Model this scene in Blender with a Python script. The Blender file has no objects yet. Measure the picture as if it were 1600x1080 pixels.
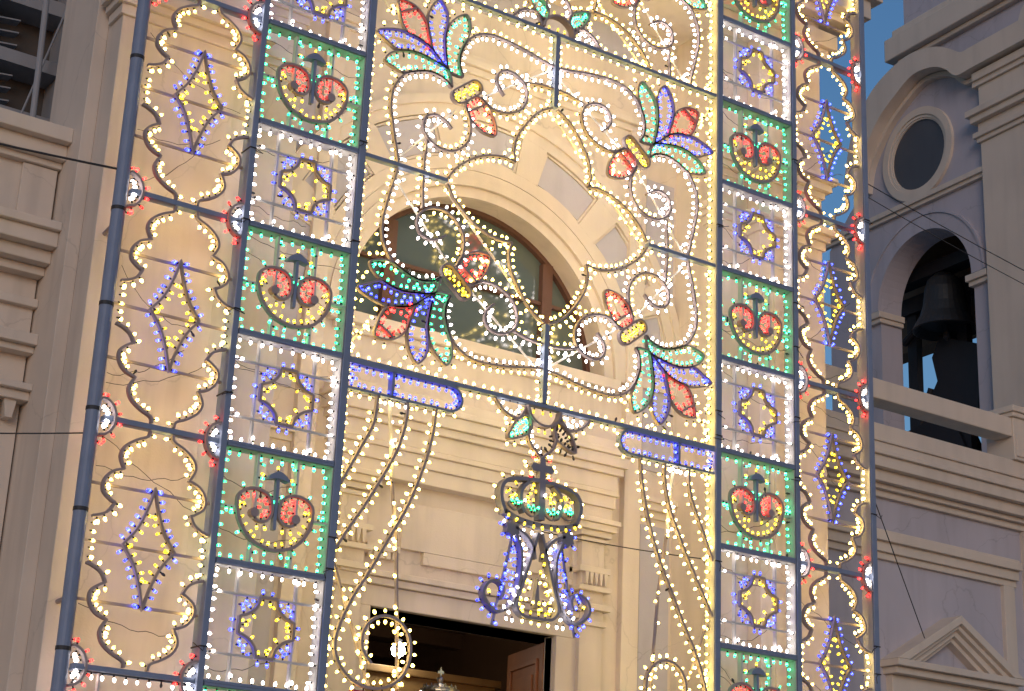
import bpy, math, random
from math import sin, cos, pi, radians as rad
from mathutils import Vector, Matrix

random.seed(7)
sc = bpy.context.scene
COL = sc.collection

# ------------------------------------------------------------------ camera
YAW, PITCH, ROLL, FPX = 0.59290, 0.33040, 0.04530, 2746.0
CAM = Vector((-7.0805, -13.1227, 1.5808))
fw = Vector((sin(YAW) * cos(PITCH), cos(YAW) * cos(PITCH), sin(PITCH)))
ri = Vector((cos(YAW), -sin(YAW), 0))
up = ri.cross(fw)
r2 = cos(ROLL) * ri + sin(ROLL) * up
u2 = -sin(ROLL) * ri + cos(ROLL) * up
cd = bpy.data.cameras.new('camera')
cam = bpy.data.objects.new('camera', cd)
COL.objects.link(cam)
m = Matrix((r2, u2, -fw)).transposed().to_4x4()
m.translation = CAM
cam.matrix_world = m
cd.sensor_width = 36.0
cd.lens = FPX / 1600 * 36.0
cd.clip_start = 0.1
cd.clip_end = 3000
sc.camera = cam

# ------------------------------------------------------------------ world, sun, exposure
SUN_EL, SUN_AZ = rad(1.5), rad(215)          # the last daylight, low behind the camera
w = bpy.data.worlds.new('World')
sc.world = w
w.use_nodes = True
nt = w.node_tree
nt.nodes.clear()
sky = nt.nodes.new('ShaderNodeTexSky')
sky.sky_type = 'NISHITA'
sky.sun_disc = False
sky.sun_elevation = SUN_EL
sky.sun_rotation = SUN_AZ
sky.ozone_density = 3.0
sky.air_density = 1.0
sky.dust_density = 0.6
bg = nt.nodes.new('ShaderNodeBackground')
bg.inputs['Strength'].default_value = 0.14
out = nt.nodes.new('ShaderNodeOutputWorld')
nt.links.new(sky.outputs[0], bg.inputs[0])
nt.links.new(bg.outputs[0], out.inputs[0])

sl = bpy.data.lights.new('sun', 'SUN')
sl.energy = 0.22
sl.angle = rad(25)
sl.color = (1.0, 0.93, 0.88)
sun = bpy.data.objects.new('sun', sl)
COL.objects.link(sun)
sd = Vector((sin(SUN_AZ) * cos(rad(14)), cos(SUN_AZ) * cos(rad(14)), sin(rad(14))))
sun.rotation_euler = sd.to_track_quat('Z', 'Y').to_euler()
sun.location = (-20, -30, 30)

vs = sc.view_settings
vs.view_transform = 'Standard'
vs.look = 'None'
vs.exposure = 1.46
vs.gamma = 1.0
vs.use_curve_mapping = False
sc.render.engine = 'CYCLES'
sc.cycles.use_denoising = True
sc.cycles.max_bounces = 6
sc.cycles.sample_clamp_indirect = 4.0
try:
    sc.cycles.use_light_tree = True
except Exception:
    pass

# ------------------------------------------------------------------ materials
def newmat(name):
    mt = bpy.data.materials.new(name)
    mt.use_nodes = True
    return mt, mt.node_tree, mt.node_tree.nodes['Principled BSDF']

def paint(name, col, rough=0.8, var=0.12, scale=1.4, bump=0.15, stain=0.25, metal=0.0, crack=0.0):
    mt, t, b = newmat(name)
    N, L = t.nodes, t.links
    tc = N.new('ShaderNodeTexCoord')
    n1 = N.new('ShaderNodeTexNoise'); n1.inputs['Scale'].default_value = scale; n1.inputs['Detail'].default_value = 8
    n2 = N.new('ShaderNodeTexNoise'); n2.inputs['Scale'].default_value = 60; n2.inputs['Detail'].default_value = 4
    mp = N.new('ShaderNodeMapping'); mp.inputs['Scale'].default_value = (3.0, 3.0, 0.35)
    n3 = N.new('ShaderNodeTexNoise'); n3.inputs['Scale'].default_value = 1.6; n3.inputs['Detail'].default_value = 6
    L.new(tc.outputs['Object'], n1.inputs['Vector']); L.new(tc.outputs['Object'], n2.inputs['Vector'])
    L.new(tc.outputs['Object'], mp.inputs['Vector']); L.new(mp.outputs[0], n3.inputs['Vector'])
    mx = N.new('ShaderNodeMix'); mx.data_type = 'RGBA'
    mx.inputs[6].default_value = (*[c * (1 - var) for c in col], 1)
    mx.inputs[7].default_value = (*[min(1, c * (1 + var)) for c in col], 1)
    L.new(n1.outputs['Fac'], mx.inputs[0])
    cr = N.new('ShaderNodeValToRGB')
    cr.color_ramp.elements[0].position = 0.47; cr.color_ramp.elements[0].color = (0, 0, 0, 1)
    cr.color_ramp.elements[1].position = 0.75; cr.color_ramp.elements[1].color = (stain, stain, stain, 1)
    L.new(n3.outputs['Fac'], cr.inputs[0])
    mx2 = N.new('ShaderNodeMix'); mx2.data_type = 'RGBA'
    mx2.inputs[7].default_value = (*[c * 0.6 for c in col], 1)
    L.new(cr.outputs[0], mx2.inputs[0]); L.new(mx.outputs[2], mx2.inputs[6])
    vo = N.new('ShaderNodeTexVoronoi'); vo.feature = 'DISTANCE_TO_EDGE'; vo.inputs['Scale'].default_value = 0.55
    ds = N.new('ShaderNodeVectorMath'); ds.operation = 'MULTIPLY_ADD'; ds.inputs[1].default_value = (0.9, 0.9, 0.9)
    L.new(n1.outputs['Color'], ds.inputs[0]); L.new(tc.outputs['Object'], ds.inputs[2]); L.new(ds.outputs[0], vo.inputs['Vector'])
    ck = N.new('ShaderNodeMapRange'); ck.inputs['From Min'].default_value = 0.0; ck.inputs['From Max'].default_value = 0.006
    ck.inputs['To Min'].default_value = crack; ck.inputs['To Max'].default_value = 0.0
    L.new(vo.outputs['Distance'], ck.inputs['Value'])
    mk = N.new('ShaderNodeMath'); mk.operation = 'MULTIPLY'
    L.new(ck.outputs[0], mk.inputs[0]); L.new(n3.outputs['Fac'], mk.inputs[1])
    mx3 = N.new('ShaderNodeMix'); mx3.data_type = 'RGBA'; mx3.inputs[7].default_value = (*[c * 0.35 for c in col], 1)
    L.new(mk.outputs[0], mx3.inputs[0]); L.new(mx2.outputs[2], mx3.inputs[6])
    L.new(mx3.outputs[2], b.inputs['Base Color'])
    b.inputs['Roughness'].default_value = rough
    b.inputs['Metallic'].default_value = metal
    bp = N.new('ShaderNodeBump'); bp.inputs['Strength'].default_value = bump; bp.inputs['Distance'].default_value = 0.01
    L.new(n2.outputs['Fac'], bp.inputs['Height']); L.new(bp.outputs[0], b.inputs['Normal'])
    return mt

def plain(name, col, rough=0.5, metal=0.0, spec=0.5):
    mt, t, b = newmat(name)
    N, L = t.nodes, t.links
    n1 = N.new('ShaderNodeTexNoise'); n1.inputs['Scale'].default_value = 25
    mx = N.new('ShaderNodeMix'); mx.data_type = 'RGBA'
    mx.inputs[6].default_value = (*[c * 0.82 for c in col], 1)
    mx.inputs[7].default_value = (*[min(1, c * 1.15) for c in col], 1)
    tc = N.new('ShaderNodeTexCoord'); L.new(tc.outputs['Object'], n1.inputs['Vector'])
    L.new(n1.outputs['Fac'], mx.inputs[0]); L.new(mx.outputs[2], b.inputs['Base Color'])
    b.inputs['Roughness'].default_value = rough
    b.inputs['Metallic'].default_value = metal
    b.inputs['Specular IOR Level'].default_value = spec
    return mt

def glow(name, col, s):
    mt, t, b = newmat(name)
    b.inputs['Base Color'].default_value = (*[min(1, c * 0.6) for c in col], 1)
    b.inputs['Roughness'].default_value = 0.2
    b.inputs['Emission Color'].default_value = (*col, 1)
    b.inputs['Emission Strength'].default_value = s
    return mt

M = {}
M['cream'] = paint('cream plaster', (0.66, 0.575, 0.495), stain=0.42, var=0.16, crack=0.45)
M['mauve'] = paint('mauve grey plaster', (0.47, 0.45, 0.51), var=0.13, stain=0.35, crack=0.6)
M['trim'] = paint('pale stone trim', (0.66, 0.58, 0.50), var=0.10)
M['steel'] = paint('blue grey painted steel', (0.20, 0.25, 0.37), rough=0.55, var=0.2, scale=6, bump=0.05)
M['strip'] = paint('brown grey wooden strip', (0.34, 0.28, 0.285), rough=0.7, var=0.2, scale=9, bump=0.1)
M['white_strip'] = paint('white painted lath', (0.62, 0.60, 0.58), rough=0.6, var=0.1, scale=9, bump=0.05)
M['letter'] = paint('dark grey painted strip', (0.22, 0.215, 0.27), rough=0.6, var=0.2, scale=8)
M['lining'] = paint('white painted frame lining', (0.42, 0.41, 0.40), rough=0.6, var=0.06, scale=9, bump=0.05)
M['shade'] = paint('shaded opening grey brown', (0.085, 0.075, 0.07), rough=0.9)  # backs the left tower openings; their inner shade is put into the colour
M['socket'] = plain('black socket', (0.02, 0.02, 0.025), 0.5)
M['dead'] = plain('unlit bulb glass', (0.05, 0.05, 0.055), 0.2)
M['wood'] = paint('brown door wood', (0.30, 0.115, 0.04), rough=0.5, var=0.3, scale=5, bump=0.1)
M['ochre'] = paint('ochre wood', (0.42, 0.26, 0.10), rough=0.5, var=0.2, scale=5)
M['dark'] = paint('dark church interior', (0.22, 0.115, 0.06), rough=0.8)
M['frame'] = paint('brown window frame', (0.11, 0.05, 0.035), rough=0.5, var=0.2, scale=6)
M['bronze'] = plain('dark bronze', (0.035, 0.038, 0.042), 0.5, 0.3)
M['beam'] = paint('dark iron beam', (0.022, 0.022, 0.028), rough=0.6)
M['silver'] = plain('chased silver', (0.75, 0.74, 0.70), 0.28, 1.0)
M['cable'] = plain('black cable', (0.03, 0.03, 0.035), 0.6)
M['ground'] = paint('stone paving', (0.28, 0.25, 0.22), scale=0.6)
M['grey'] = paint('blue grey plaster', (0.30, 0.31, 0.34))
mt, t, b = newmat('dark window glass')
b.inputs['Base Color'].default_value = (0.095, 0.12, 0.11, 1)
b.inputs['Roughness'].default_value = 0.07
b.inputs['Specular IOR Level'].default_value = 0.8
n = t.nodes.new('ShaderNodeTexNoise'); n.inputs['Scale'].default_value = 1.3
bp = t.nodes.new('ShaderNodeBump'); bp.inputs['Strength'].default_value = 0.12; bp.inputs['Distance'].default_value = 0.05
t.links.new(n.outputs['Fac'], bp.inputs['Height']); t.links.new(bp.outputs[0], b.inputs['Normal'])
M['glass'] = mt
M['dull'] = paint('dusty grey window glass', (0.075, 0.075, 0.085), rough=0.45, var=0.25, scale=2.0, bump=0.02)
# every bulb kind: (outer glass, bright core)
BULB = {
    'yellow': (glow('warm bulb glass', (1.0, 0.665, 0.09), 6.3), glow('warm bulb core', (1.0, 0.81, 0.39), 9.8)),
    'white': (glow('white bulb glass', (1.0, 0.88, 0.80), 4.6), glow('white bulb core', (1.0, 0.94, 0.90), 6.6)),
    'blue': (glow('blue bulb glass', (0.022, 0.032, 1.0), 4.2), glow('blue bulb core', (0.36, 0.52, 1.0), 0.7)),
    'green': (glow('green bulb glass', (0.02, 1.0, 0.34), 2.2), glow('green bulb core', (0.46, 1.0, 0.60), 0.9)),
    'red': (glow('red bulb glass', (1.0, 0.014, 0.014), 4.0), glow('red bulb core', (1.0, 0.24, 0.15), 0.6)),
    'amber': (glow('amber bulb glass', (1.0, 0.62, 0.012), 2.0), glow('amber bulb core', (1.0, 0.86, 0.34), 0.7)),
    'unlit': (M['dead'], M['dead']),
}
M['lampglow'] = glow('lamp glow', (1.0, 0.92, 0.80), 14)

# ------------------------------------------------------------------ mesh helpers
IDENT = lambda u, v, d: (u, d, v)            # (along the facade, up, into it)

class MB:
    def __init__(s, fn=IDENT):
        s.v, s.f, s.mi, s.fn, s.cur = [], [], [], fn, 0
    def face(s, idx):
        s.f.append(idx); s.mi.append(s.cur)
    def add(s, pts):
        k = len(s.v); s.v.extend(pts); return k
    def box(s, u0, u1, d0, d1, v0, v1):
        s.prism([(u0, v0), (u1, v0), (u1, v1), (u0, v1)], d0, d1); return s
    def prism(s, poly, d0, d1):
        n = len(poly)
        a = s.add([s.fn(u, v, d0) for u, v in poly]); b = s.add([s.fn(u, v, d1) for u, v in poly])
        s.face([a + i for i in range(n)]); s.face([b + i for i in reversed(range(n))])
        for i in range(n):
            j = (i + 1) % n
            s.face([a + j, a + i, b + i, b + j])
        return s
    def ribbon(s, pts, wd, d0, d1, closed=False):
        n = len(pts); L, R = [], []
        for i, (x, y) in enumerate(pts):
            if closed: p, q = pts[i - 1], pts[(i + 1) % n]
            else: p, q = pts[max(0, i - 1)], pts[min(n - 1, i + 1)]
            tx, ty = q[0] - p[0], q[1] - p[1]; l = math.hypot(tx, ty) or 1
            nx, ny = -ty / l * wd / 2, tx / l * wd / 2
            L.append((x + nx, y + ny)); R.append((x - nx, y - ny))
        k = [s.add([s.fn(u, v, d) for u, v in P]) for P, d in ((L, d0), (R, d0), (R, d1), (L, d1))]
        for i in range(n if closed else n - 1):
            j = (i + 1) % n
            for c in range(4):
                e = (c + 1) % 4
                s.face([k[c] + i, k[c] + j, k[e] + j, k[e] + i])
        if not closed:
            s.face([k[c] for c in range(4)]); s.face([k[c] + n - 1 for c in (3, 2, 1, 0)])
        return s
    def sector(s, cu, cv, ra, rb, a0, a1, d0, d1, n=16):
        A = [a0 + (a1 - a0) * i / n for i in range(n + 1)]
        k = [s.add([s.fn(cu + r * cos(a), cv + r * sin(a), d) for a in A]) for r, d in ((ra, d0), (rb, d0), (rb, d1), (ra, d1))]
        for i in range(n):
            for c in range(4):
                e = (c + 1) % 4
                s.face([k[c] + i, k[c] + i + 1, k[e] + i + 1, k[e] + i])
        s.face([k[c] for c in range(4)]); s.face([k[c] + n for c in (3, 2, 1, 0)])
        return s
    def tube(s, pts, r, n=8):
        P = [Vector(p) for p in pts]; rings = []
        for i, p in enumerate(P):
            t = (P[min(i + 1, len(P) - 1)] - P[max(i - 1, 0)]).normalized()
            a = t.cross(Vector((0.31, 0.17, 0.93)));
            if a.length < 1e-3: a = t.cross(Vector((1, 0, 0)))
            a.normalize(); bb = t.cross(a)
            rings.append(s.add([tuple(p + r * (cos(2 * pi * j / n) * a + sin(2 * pi * j / n) * bb)) for j in range(n)]))
        for k, l in zip(rings, rings[1:]):
            for j in range(n):
                e = (j + 1) % n
                s.face([k + j, k + e, l + e, l + j])
        s.face([rings[0] + j for j in reversed(range(n))]); s.face([rings[-1] + j for j in range(n)])
        return s
    def lathe(s, prof, c, n=20, sx=1.0):
        rings = [s.add([(c[0] + r * cos(2 * pi * j / n) * sx, c[1] + r * sin(2 * pi * j / n), c[2] + z) for j in range(n)]) for r, z in prof]
        for k, l in zip(rings, rings[1:]):
            for j in range(n):
                e = (j + 1) % n
                s.face([k + j, k + e, l + e, l + j])
        s.face([rings[0] + j for j in reversed(range(n))]); s.face([rings[-1] + j for j in range(n)])
        return s
    def mesh(s, name, mats):
        me = bpy.data.meshes.new(name)
        me.from_pydata([tuple(p) for p in s.v], [], s.f)
        for mm in (mats if isinstance(mats, (list, tuple)) else [mats]):
            me.materials.append(mm)
        if any(s.mi): me.polygons.foreach_set('material_index', s.mi)
        me.validate(); me.update()
        import bmesh
        bm = bmesh.new(); bm.from_mesh(me)
        bmesh.ops.recalc_face_normals(bm, faces=bm.faces)
        bm.to_mesh(me); bm.free()
        return me
    def build(s, name, mat, parent=None, bevel=0.0):
        o = bpy.data.objects.new(name, s.mesh(name, mat))
        COL.objects.link(o)
        if parent: o.parent = parent
        if bevel:
            bv = o.modifiers.new('edge', 'BEVEL'); bv.width = bevel; bv.segments = 2; bv.limit_method = 'ANGLE'
        return o

def tag(o, label, cat, group=None):
    o['label'] = label; o['category'] = cat
    if group: o['group'] = group
    return o
def thing(name, label, cat, loc=(0, 0, 0), group=None):
    o = bpy.data.objects.new(name, None); COL.objects.link(o)
    o.empty_display_size = 0.2; o.location = loc
    return tag(o, label, cat, group)

def smooth(pts, n=4, closed=False):
    if len(pts) < 3: return list(pts)
    out, N = [], len(pts)
    rng = range(N if closed else N - 1)
    g = (lambda i: pts[i % N]) if closed else (lambda i: pts[max(0, min(N - 1, i))])
    for i in rng:
        p0, p1, p2, p3 = g(i - 1), g(i), g(i + 1), g(i + 2)
        for k in range(n):
            t = k / n
            out.append(tuple(0.5 * (2 * p1[a] + (p2[a] - p0[a]) * t + (2 * p0[a] - 5 * p1[a] + 4 * p2[a] - p3[a]) * t * t
                                    + (3 * p1[a] - p0[a] - 3 * p2[a] + p3[a]) * t ** 3) for a in (0, 1)))
    if not closed: out.append(tuple(pts[-1]))
    return out
def mir(pts, sx=1, sz=1): return [(x * sx, z * sz) for x, z in pts]
def area(p): return 0.5 * sum(p[i - 1][0] * p[i][1] - p[i][0] * p[i - 1][1] for i in range(len(p)))

# ------------------------------------------------------------------ bulbs
BM = {}
VAR = {}
def varied(mt, var):
    if var == 1 or mt is M['dead']: return mt
    if (mt.name, var) not in VAR:
        c = mt.copy(); VAR[(mt.name, var)] = c
        e = c.node_tree.nodes['Principled BSDF'].inputs['Emission Strength']
        e.default_value *= (0.5, 1, 1.5)[var]
    return VAR[(mt.name, var)]
def bulb_mesh(kind, var=1):
    if (kind, var) in BM: return BM[(kind, var)]
    b = MB(); n = 7
    prof = [(0.008, 0.0, 0), (0.010, 0.024, 0), (0.0105, 0.025, 1), (0.0148, 0.036, 2), (0.0155, 0.046, 1), (0.0115, 0.060, 1), (0.003, 0.068, 1)]
    rings = [b.add([(r * cos(2 * pi * j / n), r * sin(2 * pi * j / n), z) for j in range(n)]) for r, z, _ in prof]
    for i, (k, l) in enumerate(zip(rings, rings[1:])):
        b.cur = prof[i][2]
        for j in range(n):
            e = (j + 1) % n
            b.face([k + j, k + e, l + e, l + j])
    b.cur = 1; b.face([rings[-1] + j for j in range(n)])
    me = b.mesh(kind + '_bulb', [M['socket']] + [varied(BULB[kind][i], var) for i in (0, 1)])
    for p in me.polygons: p.use_smooth = True
    BM[(kind, var)] = me
    return me
NB = [0]
def bulb(parent, kind, x, z, nx, nz, d=0.055, jit=0.16, y=None):
    o = bpy.data.objects.new(kind + '_bulb', bulb_mesh(kind, random.choice((0, 1, 1, 2))))
    COL.objects.link(o); o.parent = parent
    v = Vector((nx + random.uniform(-jit, jit), random.uniform(-jit, jit) * 1.2, nz + random.uniform(-jit, jit)))
    o.location = (x, d + random.uniform(-0.008, 0.008), z)
    o.rotation_mode = 'QUATERNION'
    o.rotation_quaternion = v.to_track_quat('Z', 'Y')
    s = 0.84 * random.uniform(0.92, 1.08)
    o.scale = (s, s, s)
    NB[0] += 1
    return o
def string(parent, kind, pts, side, sp=0.078, off=0.012, d=0.055, start=0.5, closed=False, jit=0.2, skip=None):
    """bulbs screwed along a strip; side +1 = left of the direction of travel"""
    P = list(pts) + ([pts[0]] if closed else [])
    seg = [math.hypot(q[0] - p[0], q[1] - p[1]) for p, q in zip(P, P[1:])]
    tot = sum(seg); n = max(1, round(tot / sp)); step = tot / n
    for k in range(n):
        kd = 'unlit' if random.random() < 0.012 else kind
        if skip and random.random() < skip: continue
        s = (k + start) * step + random.uniform(-0.08, 0.08) * step; i = 0
        while i < len(seg) - 1 and s > seg[i]: s -= seg[i]; i += 1
        t = min(1, max(0, s / (seg[i] or 1))); p, q = P[i], P[i + 1]
        nx, nz = -(q[1] - p[1]) / (seg[i] or 1) * side, (q[0] - p[0]) / (seg[i] or 1) * side
        bulb(parent, kd, p[0] + (q[0] - p[0]) * t + nx * off, p[1] + (q[1] - p[1]) * t + nz * off, nx, nz, d, jit)
def inner(pts): return 1 if area(pts) > 0 else -1
def lath(parent, name, pts, wd=0.019, d0=0.03, d1=0.07, closed=False, mat='strip', sm=4):
    P = smooth(pts, sm, closed) if sm > 1 else list(pts)
    MB().ribbon(P, wd, d0, d1, closed).build(name, M[mat], parent)
    return P

# ------------------------------------------------------------------ ground
g = MB(); g.add([(-400, -400, 0), (400, -400, 0), (400, 400, 0), (-400, 400, 0)]); g.face([0, 1, 2, 3])
o = g.build('ground', M['ground']); o['kind'] = 'structure'

# ------------------------------------------------------------------ church facade
CX = 2.183
fac = thing('church_facade', 'cream plastered church front with half round window and open door behind the lights', 'building')
WY = 1.20                                              # front of the main wall
def both(fn):
    fn(lambda x: x); fn(lambda x: 2 * CX - x)
def bx(b, x0, x1, d0, d1, z0, z1):
    b.box(min(x0, x1), max(x0, x1), d0, d1, z0, z1)
DX0, DX1, DZ = 1.06, 3.21, 4.56                        # door opening
WX, WZ, WR = 2.16, 7.40, 1.60                          # half round window
wall = MB()
wall.box(-0.45, DX0, WY, WY + 0.5, 0, WZ)
wall.box(DX1, 4.85, WY, WY + 0.12, 0, DZ); wall.box(DX1, 4.85, WY, WY + 0.5, DZ, WZ)
wall.box(DX0, DX1, WY, WY + 0.5, DZ, WZ)
ang = [pi - pi * i / 40 for i in range(41)]
top = 10.4
poly = [(WX + WR * cos(a), WZ + WR * sin(a)) for a in ang] + [(4.85, WZ), (4.85, top), (-0.45, top), (-0.45, WZ)]
wall.prism(poly, WY, WY + 0.5)
wall.box(-0.45, 4.85, WY, WY + 0.5, top, 17)
wall.build('wall', M['cream'], fac)

# big pilasters, stepped in two layers, with capitals
for side in (0, 1):
    X = (lambda x: x) if side == 0 else (lambda x: 2 * CX - x)
    xo = -2.29 if side == 0 else 2 * CX - 6.28         # outer edge (the right one is a little narrower)
    p = MB()
    bx(p, X(xo), X(-0.95), 0.42, 1.7, 0, 17)
    bx(p, X(-0.95), X(-0.38), 0.62, 1.7, 0, 17)
    bx(p, X(xo - 0.12), X(xo), 0.75, 1.7, 0, 17)
    pil = p.build('pilaster', M['cream'], fac, 0.008)
    c = MB()
    for z0, z1, e in ((9.30, 9.40, 0.03), (9.40, 9.47, 0.07), (9.47, 9.56, 0.12), (9.95, 10.03, 0.03), (10.03, 10.12, 0.09), (10.12, 10.2, 0.14)):
        bx(c, X(xo - e), X(-0.95 + e), 0.42 - e, 0.70, z0, z1)
        bx(c, X(-0.95 + e), X(-0.38 + e * 0.6), 0.62 - e * 0.6, 0.72, z0, z1)
    c.build('capital', M['trim'], pil, 0.006)
    q = MB()
    bx(q, X(-1.92 if side else -2.05), X(-1.15), 0.405, 0.425, 0.9, 8.9)
    q.build('raised_panel', M['cream'], pil, 0.006)

# top entablature
c = MB()
for z0, z1, e in ((11.75, 11.9, 0.06), (11.9, 12.1, 0.12), (12.25, 12.36, 0.2), (12.36, 12.6, 0.34), (12.6, 12.78, 0.42)):
    c.box(-2.29 - e, 6.28 + e * 1.6, 0.42 - e, 1.2, z0, z1)
c.box(-2.29, 6.28, 0.43, 1.2, 12.1, 12.25)
c.build('top_cornice', M['trim'], fac, 0.008)
c = MB()
for z0, z1, e in ((10.42, 10.50, 0.03), (10.50, 10.58, 0.07), (10.58, 10.64, 0.04)):
    c.box(-0.38, 4.75, WY - e, WY + 0.02, z0, z1)
c.build('string_course', M['trim'], fac, 0.006)
c = MB()
c.box(0.15, 4.22, WY - 0.014, WY + 0.01, 11.2, 11.65)
c.build('wall_panel', M['mauve'], fac, 0.004)

# half round window with its ring of panels
r = MB()
r.sector(WX, WZ, WR + 0.002, WR + 0.12, 0, pi, WY - 0.03, WY + 0.3, 48)
r.sector(WX, WZ, WR + 0.122, WR + 0.20, 0, pi, WY - 0.07, WY + 0.1, 48)
r.sector(WX, WZ, WR + 0.202, WR + 0.30, 0, pi, WY - 0.05, WY + 0.1, 48)
win = r.build('arched_window', M['trim'], fac)
r = MB()
r.sector(WX, WZ, 1.905, 2.04, 0, pi, WY - 0.055, WY + 0.05, 48)
r.sector(WX, WZ, 2.50, 2.62, 0, pi, WY - 0.055, WY + 0.05, 48)
r.sector(WX, WZ, 2.62, 2.72, 0, pi, WY - 0.085, WY + 0.05, 48)
for k in range(8):
    a = rad(12 - 13 + 26 * k)
    a0, a1 = a - rad(3.8), a + rad(3.8)
    a0, a1 = max(0.001, a0), min(pi - 0.001, a1)
    if a1 > a0: r.sector(WX, WZ, 2.041, 2.499, a0, a1, WY - 0.054, WY + 0.05, 4)
ring = r.build('archivolt', M['trim'], fac)
for k in range(7):
    a = rad(12 + 26 * k)
    p = MB().sector(WX, WZ, 2.085, 2.455, a - rad(8.4), a + rad(8.4), WY - 0.022, WY + 0.04, 8)
    p.build('arch_panel', M['mauve'], ring)
    p = MB()
    p.ribbon([(WX + rr * cos(a + rad(e)), WZ + rr * sin(a + rad(e))) for rr, e in ((2.063, -8.8), (2.063, -4.4), (2.063, 0), (2.063, 4.4), (2.063, 8.8), (2.477, 8.8), (2.477, 4.4), (2.477, 0), (2.477, -4.4), (2.477, -8.8))],
             0.028, WY - 0.036, WY + 0.04, True)
    p.build('panel_moulding', M['trim'], ring)
f = MB()
f.sector(WX, WZ, WR - 0.05, WR, 0, pi, WY + 0.22, WY + 0.34, 40)
f.box(WX - WR, WX + WR, WY + 0.22, WY + 0.34, WZ, WZ + 0.08)
for xm in (1.17, 3.14):
    f.box(xm - 0.065, xm + 0.065, WY + 0.21, WY + 0.335, WZ + 0.08, WZ + math.sqrt(WR ** 2 - (xm - WX) ** 2) - 0.05)
f.box(WX - WR + 0.1, WX + WR - 0.1, WY + 0.235, WY + 0.33, WZ + 0.74, WZ + 0.78)
f.build('window_frame', M['frame'], win)
for x0, x1 in ((WX - WR, 1.17), (1.17, 3.14), (3.14, WX + WR)):
    xs = [x0 + (x1 - x0) * i / 14 for i in range(15)]
    poly = [(x, WZ + math.sqrt(max(0.0004, (WR - 0.03) ** 2 - (x - WX) ** 2))) for x in xs] + [(x1, WZ + 0.01), (x0, WZ + 0.01)]
    MB().prism(poly, WY + 0.285, WY + 0.297).build('window_pane', M['glass'], win)
c = MB(); c.box(WX - WR - 0.18, WX + WR + 0.18, WY - 0.10, WY + 0.22, WZ - 0.12, WZ - 0.002); c.box(WX - WR - 0.1, WX + WR + 0.1, WY - 0.05, WY + 0.05, WZ - 0.2, WZ - 0.121)
c.build('window_sill', M['trim'], win, 0.01)

# portal
d = MB()
d.box(DX0 - 0.30, DX0, WY - 0.08, WY + 0.5, 0, DZ)
d.box(DX1, DX1 + 0.30, WY - 0.08, WY + 0.115, 0, DZ)
d.box(DX0 - 0.30, DX1 + 0.30, WY - 0.08, WY + 0.5, DZ, DZ + 0.20)
d.box(DX0 - 0.34, DX1 + 0.34, WY - 0.13, WY + 0.02, DZ + 0.202, DZ + 0.27)
d.box(DX0 - 0.40, DX1 + 0.40, WY - 0.17, WY + 0.02, DZ + 0.272, DZ + 0.33)
portal = d.build('portal', M['cream'], fac, 0.008)
e = MB()
for z0, z1, k in ((5.80, 5.95, 0.10), (5.95, 6.08, 0.125), (6.08, 6.13, 0.15), (6.13, 6.30, 0.14), (6.30, 6.38, 0.18), (6.38, 6.50, 0.215), (6.50, 6.56, 0.245), (6.56, 6.66, 0.20)):
    e.box(0.62 - k, 3.73 + k, WY - 0.04 - k, WY + 0.02, z0, z1)
e.build('entablature', M['trim'], portal, 0.008)
def portal_side(X):
    p = MB()
    bx(p, X(3.45), X(3.74), WY - 0.14, WY + 0.02, 0, 5.62)
    bx(p, X(3.40), X(3.46), WY - 0.06, WY + 0.02, 0, 5.62)
    s = p.build('portal_pilaster', M['cream'], portal, 0.006)
    p = MB()
    for z0, z1, k in ((5.56, 5.60, 0.03), (5.62, 5.68, 0.05), (5.68, 5.75, 0.09), (5.75, 5.80, 0.12), ):
        bx(p, X(3.45 - k), X(3.74 + k), WY - 0.14 - k, WY, z0, z1)
    p.build('pilaster_capital', M['trim'], s, 0.005)
    for z0, z1, k in ((5.24, 5.30, 0.05), (5.05, 5.10, 0.06), (4.86, 4.92, 0.06), (4.70, 4.75, 0.03)):
        p = MB(); bx(p, X(3.45 - k), X(3.74 + k), WY - 0.14 - k, WY, z0, z1)
        p.build('band_moulding', M['trim'], s, 0.005)
    p = MB()
    for i in range(5):
        x = 3.47 + i * 0.06
        p.prism([(X(x), 5.24), (X(x + 0.045), 5.24), (X(x + 0.03), 5.12), (X(x + 0.015), 5.12)], WY - 0.19, WY - 0.13)
    p.build('bracket_drops', M['trim'], s)
    p = MB()
    bx(p, X(4.03), X(4.25), WY - 0.08, WY + 0.02, 0, 10.4)
    p.build('flat_pilaster', M['cream'], fac, 0.006)
    p = MB()
    bx(p, X(4.30), X(4.70), WY - 0.02, WY + 0.01, 1.2, 5.9)
    bx(p, X(4.30), X(4.70), WY - 0.02, WY + 0.01, 6.5, 9.9)
    p.build('niche_panel', M['mauve'], fac, 0.004)
    p = MB()
    for z0, z1, k in ((5.98, 6.06, 0.03), (6.06, 6.14, 0.08), (6.14, 6.2, 0.11)):
        bx(p, X(4.25), X(4.744), WY - k, WY + 0.01, z0, z1)
    p.build('niche_cornice', M['trim'], fac, 0.005)
both(portal_side)
p = MB(); p.box(1.36, 3.0, WY - 0.05, WY + 0.02, 5.16, 5.62); p.box(1.62, 2.74, WY - 0.05, WY + 0.02, 5.04, 5.158)
p.build('frieze_panel', M['cream'], portal, 0.005)
def drops(X):
    p = MB()
    bx(p, X(0.98), X(1.345), WY - 0.07, WY + 0.01, 5.10, 5.16)
    for i in range(5):
        bx(p, X(1.0 + i * 0.068), X(1.045 + i * 0.068), WY - 0.06, WY + 0.01, 5.03, 5.098)
    p.build('guttae', M['trim'], portal)
both(drops)
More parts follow.
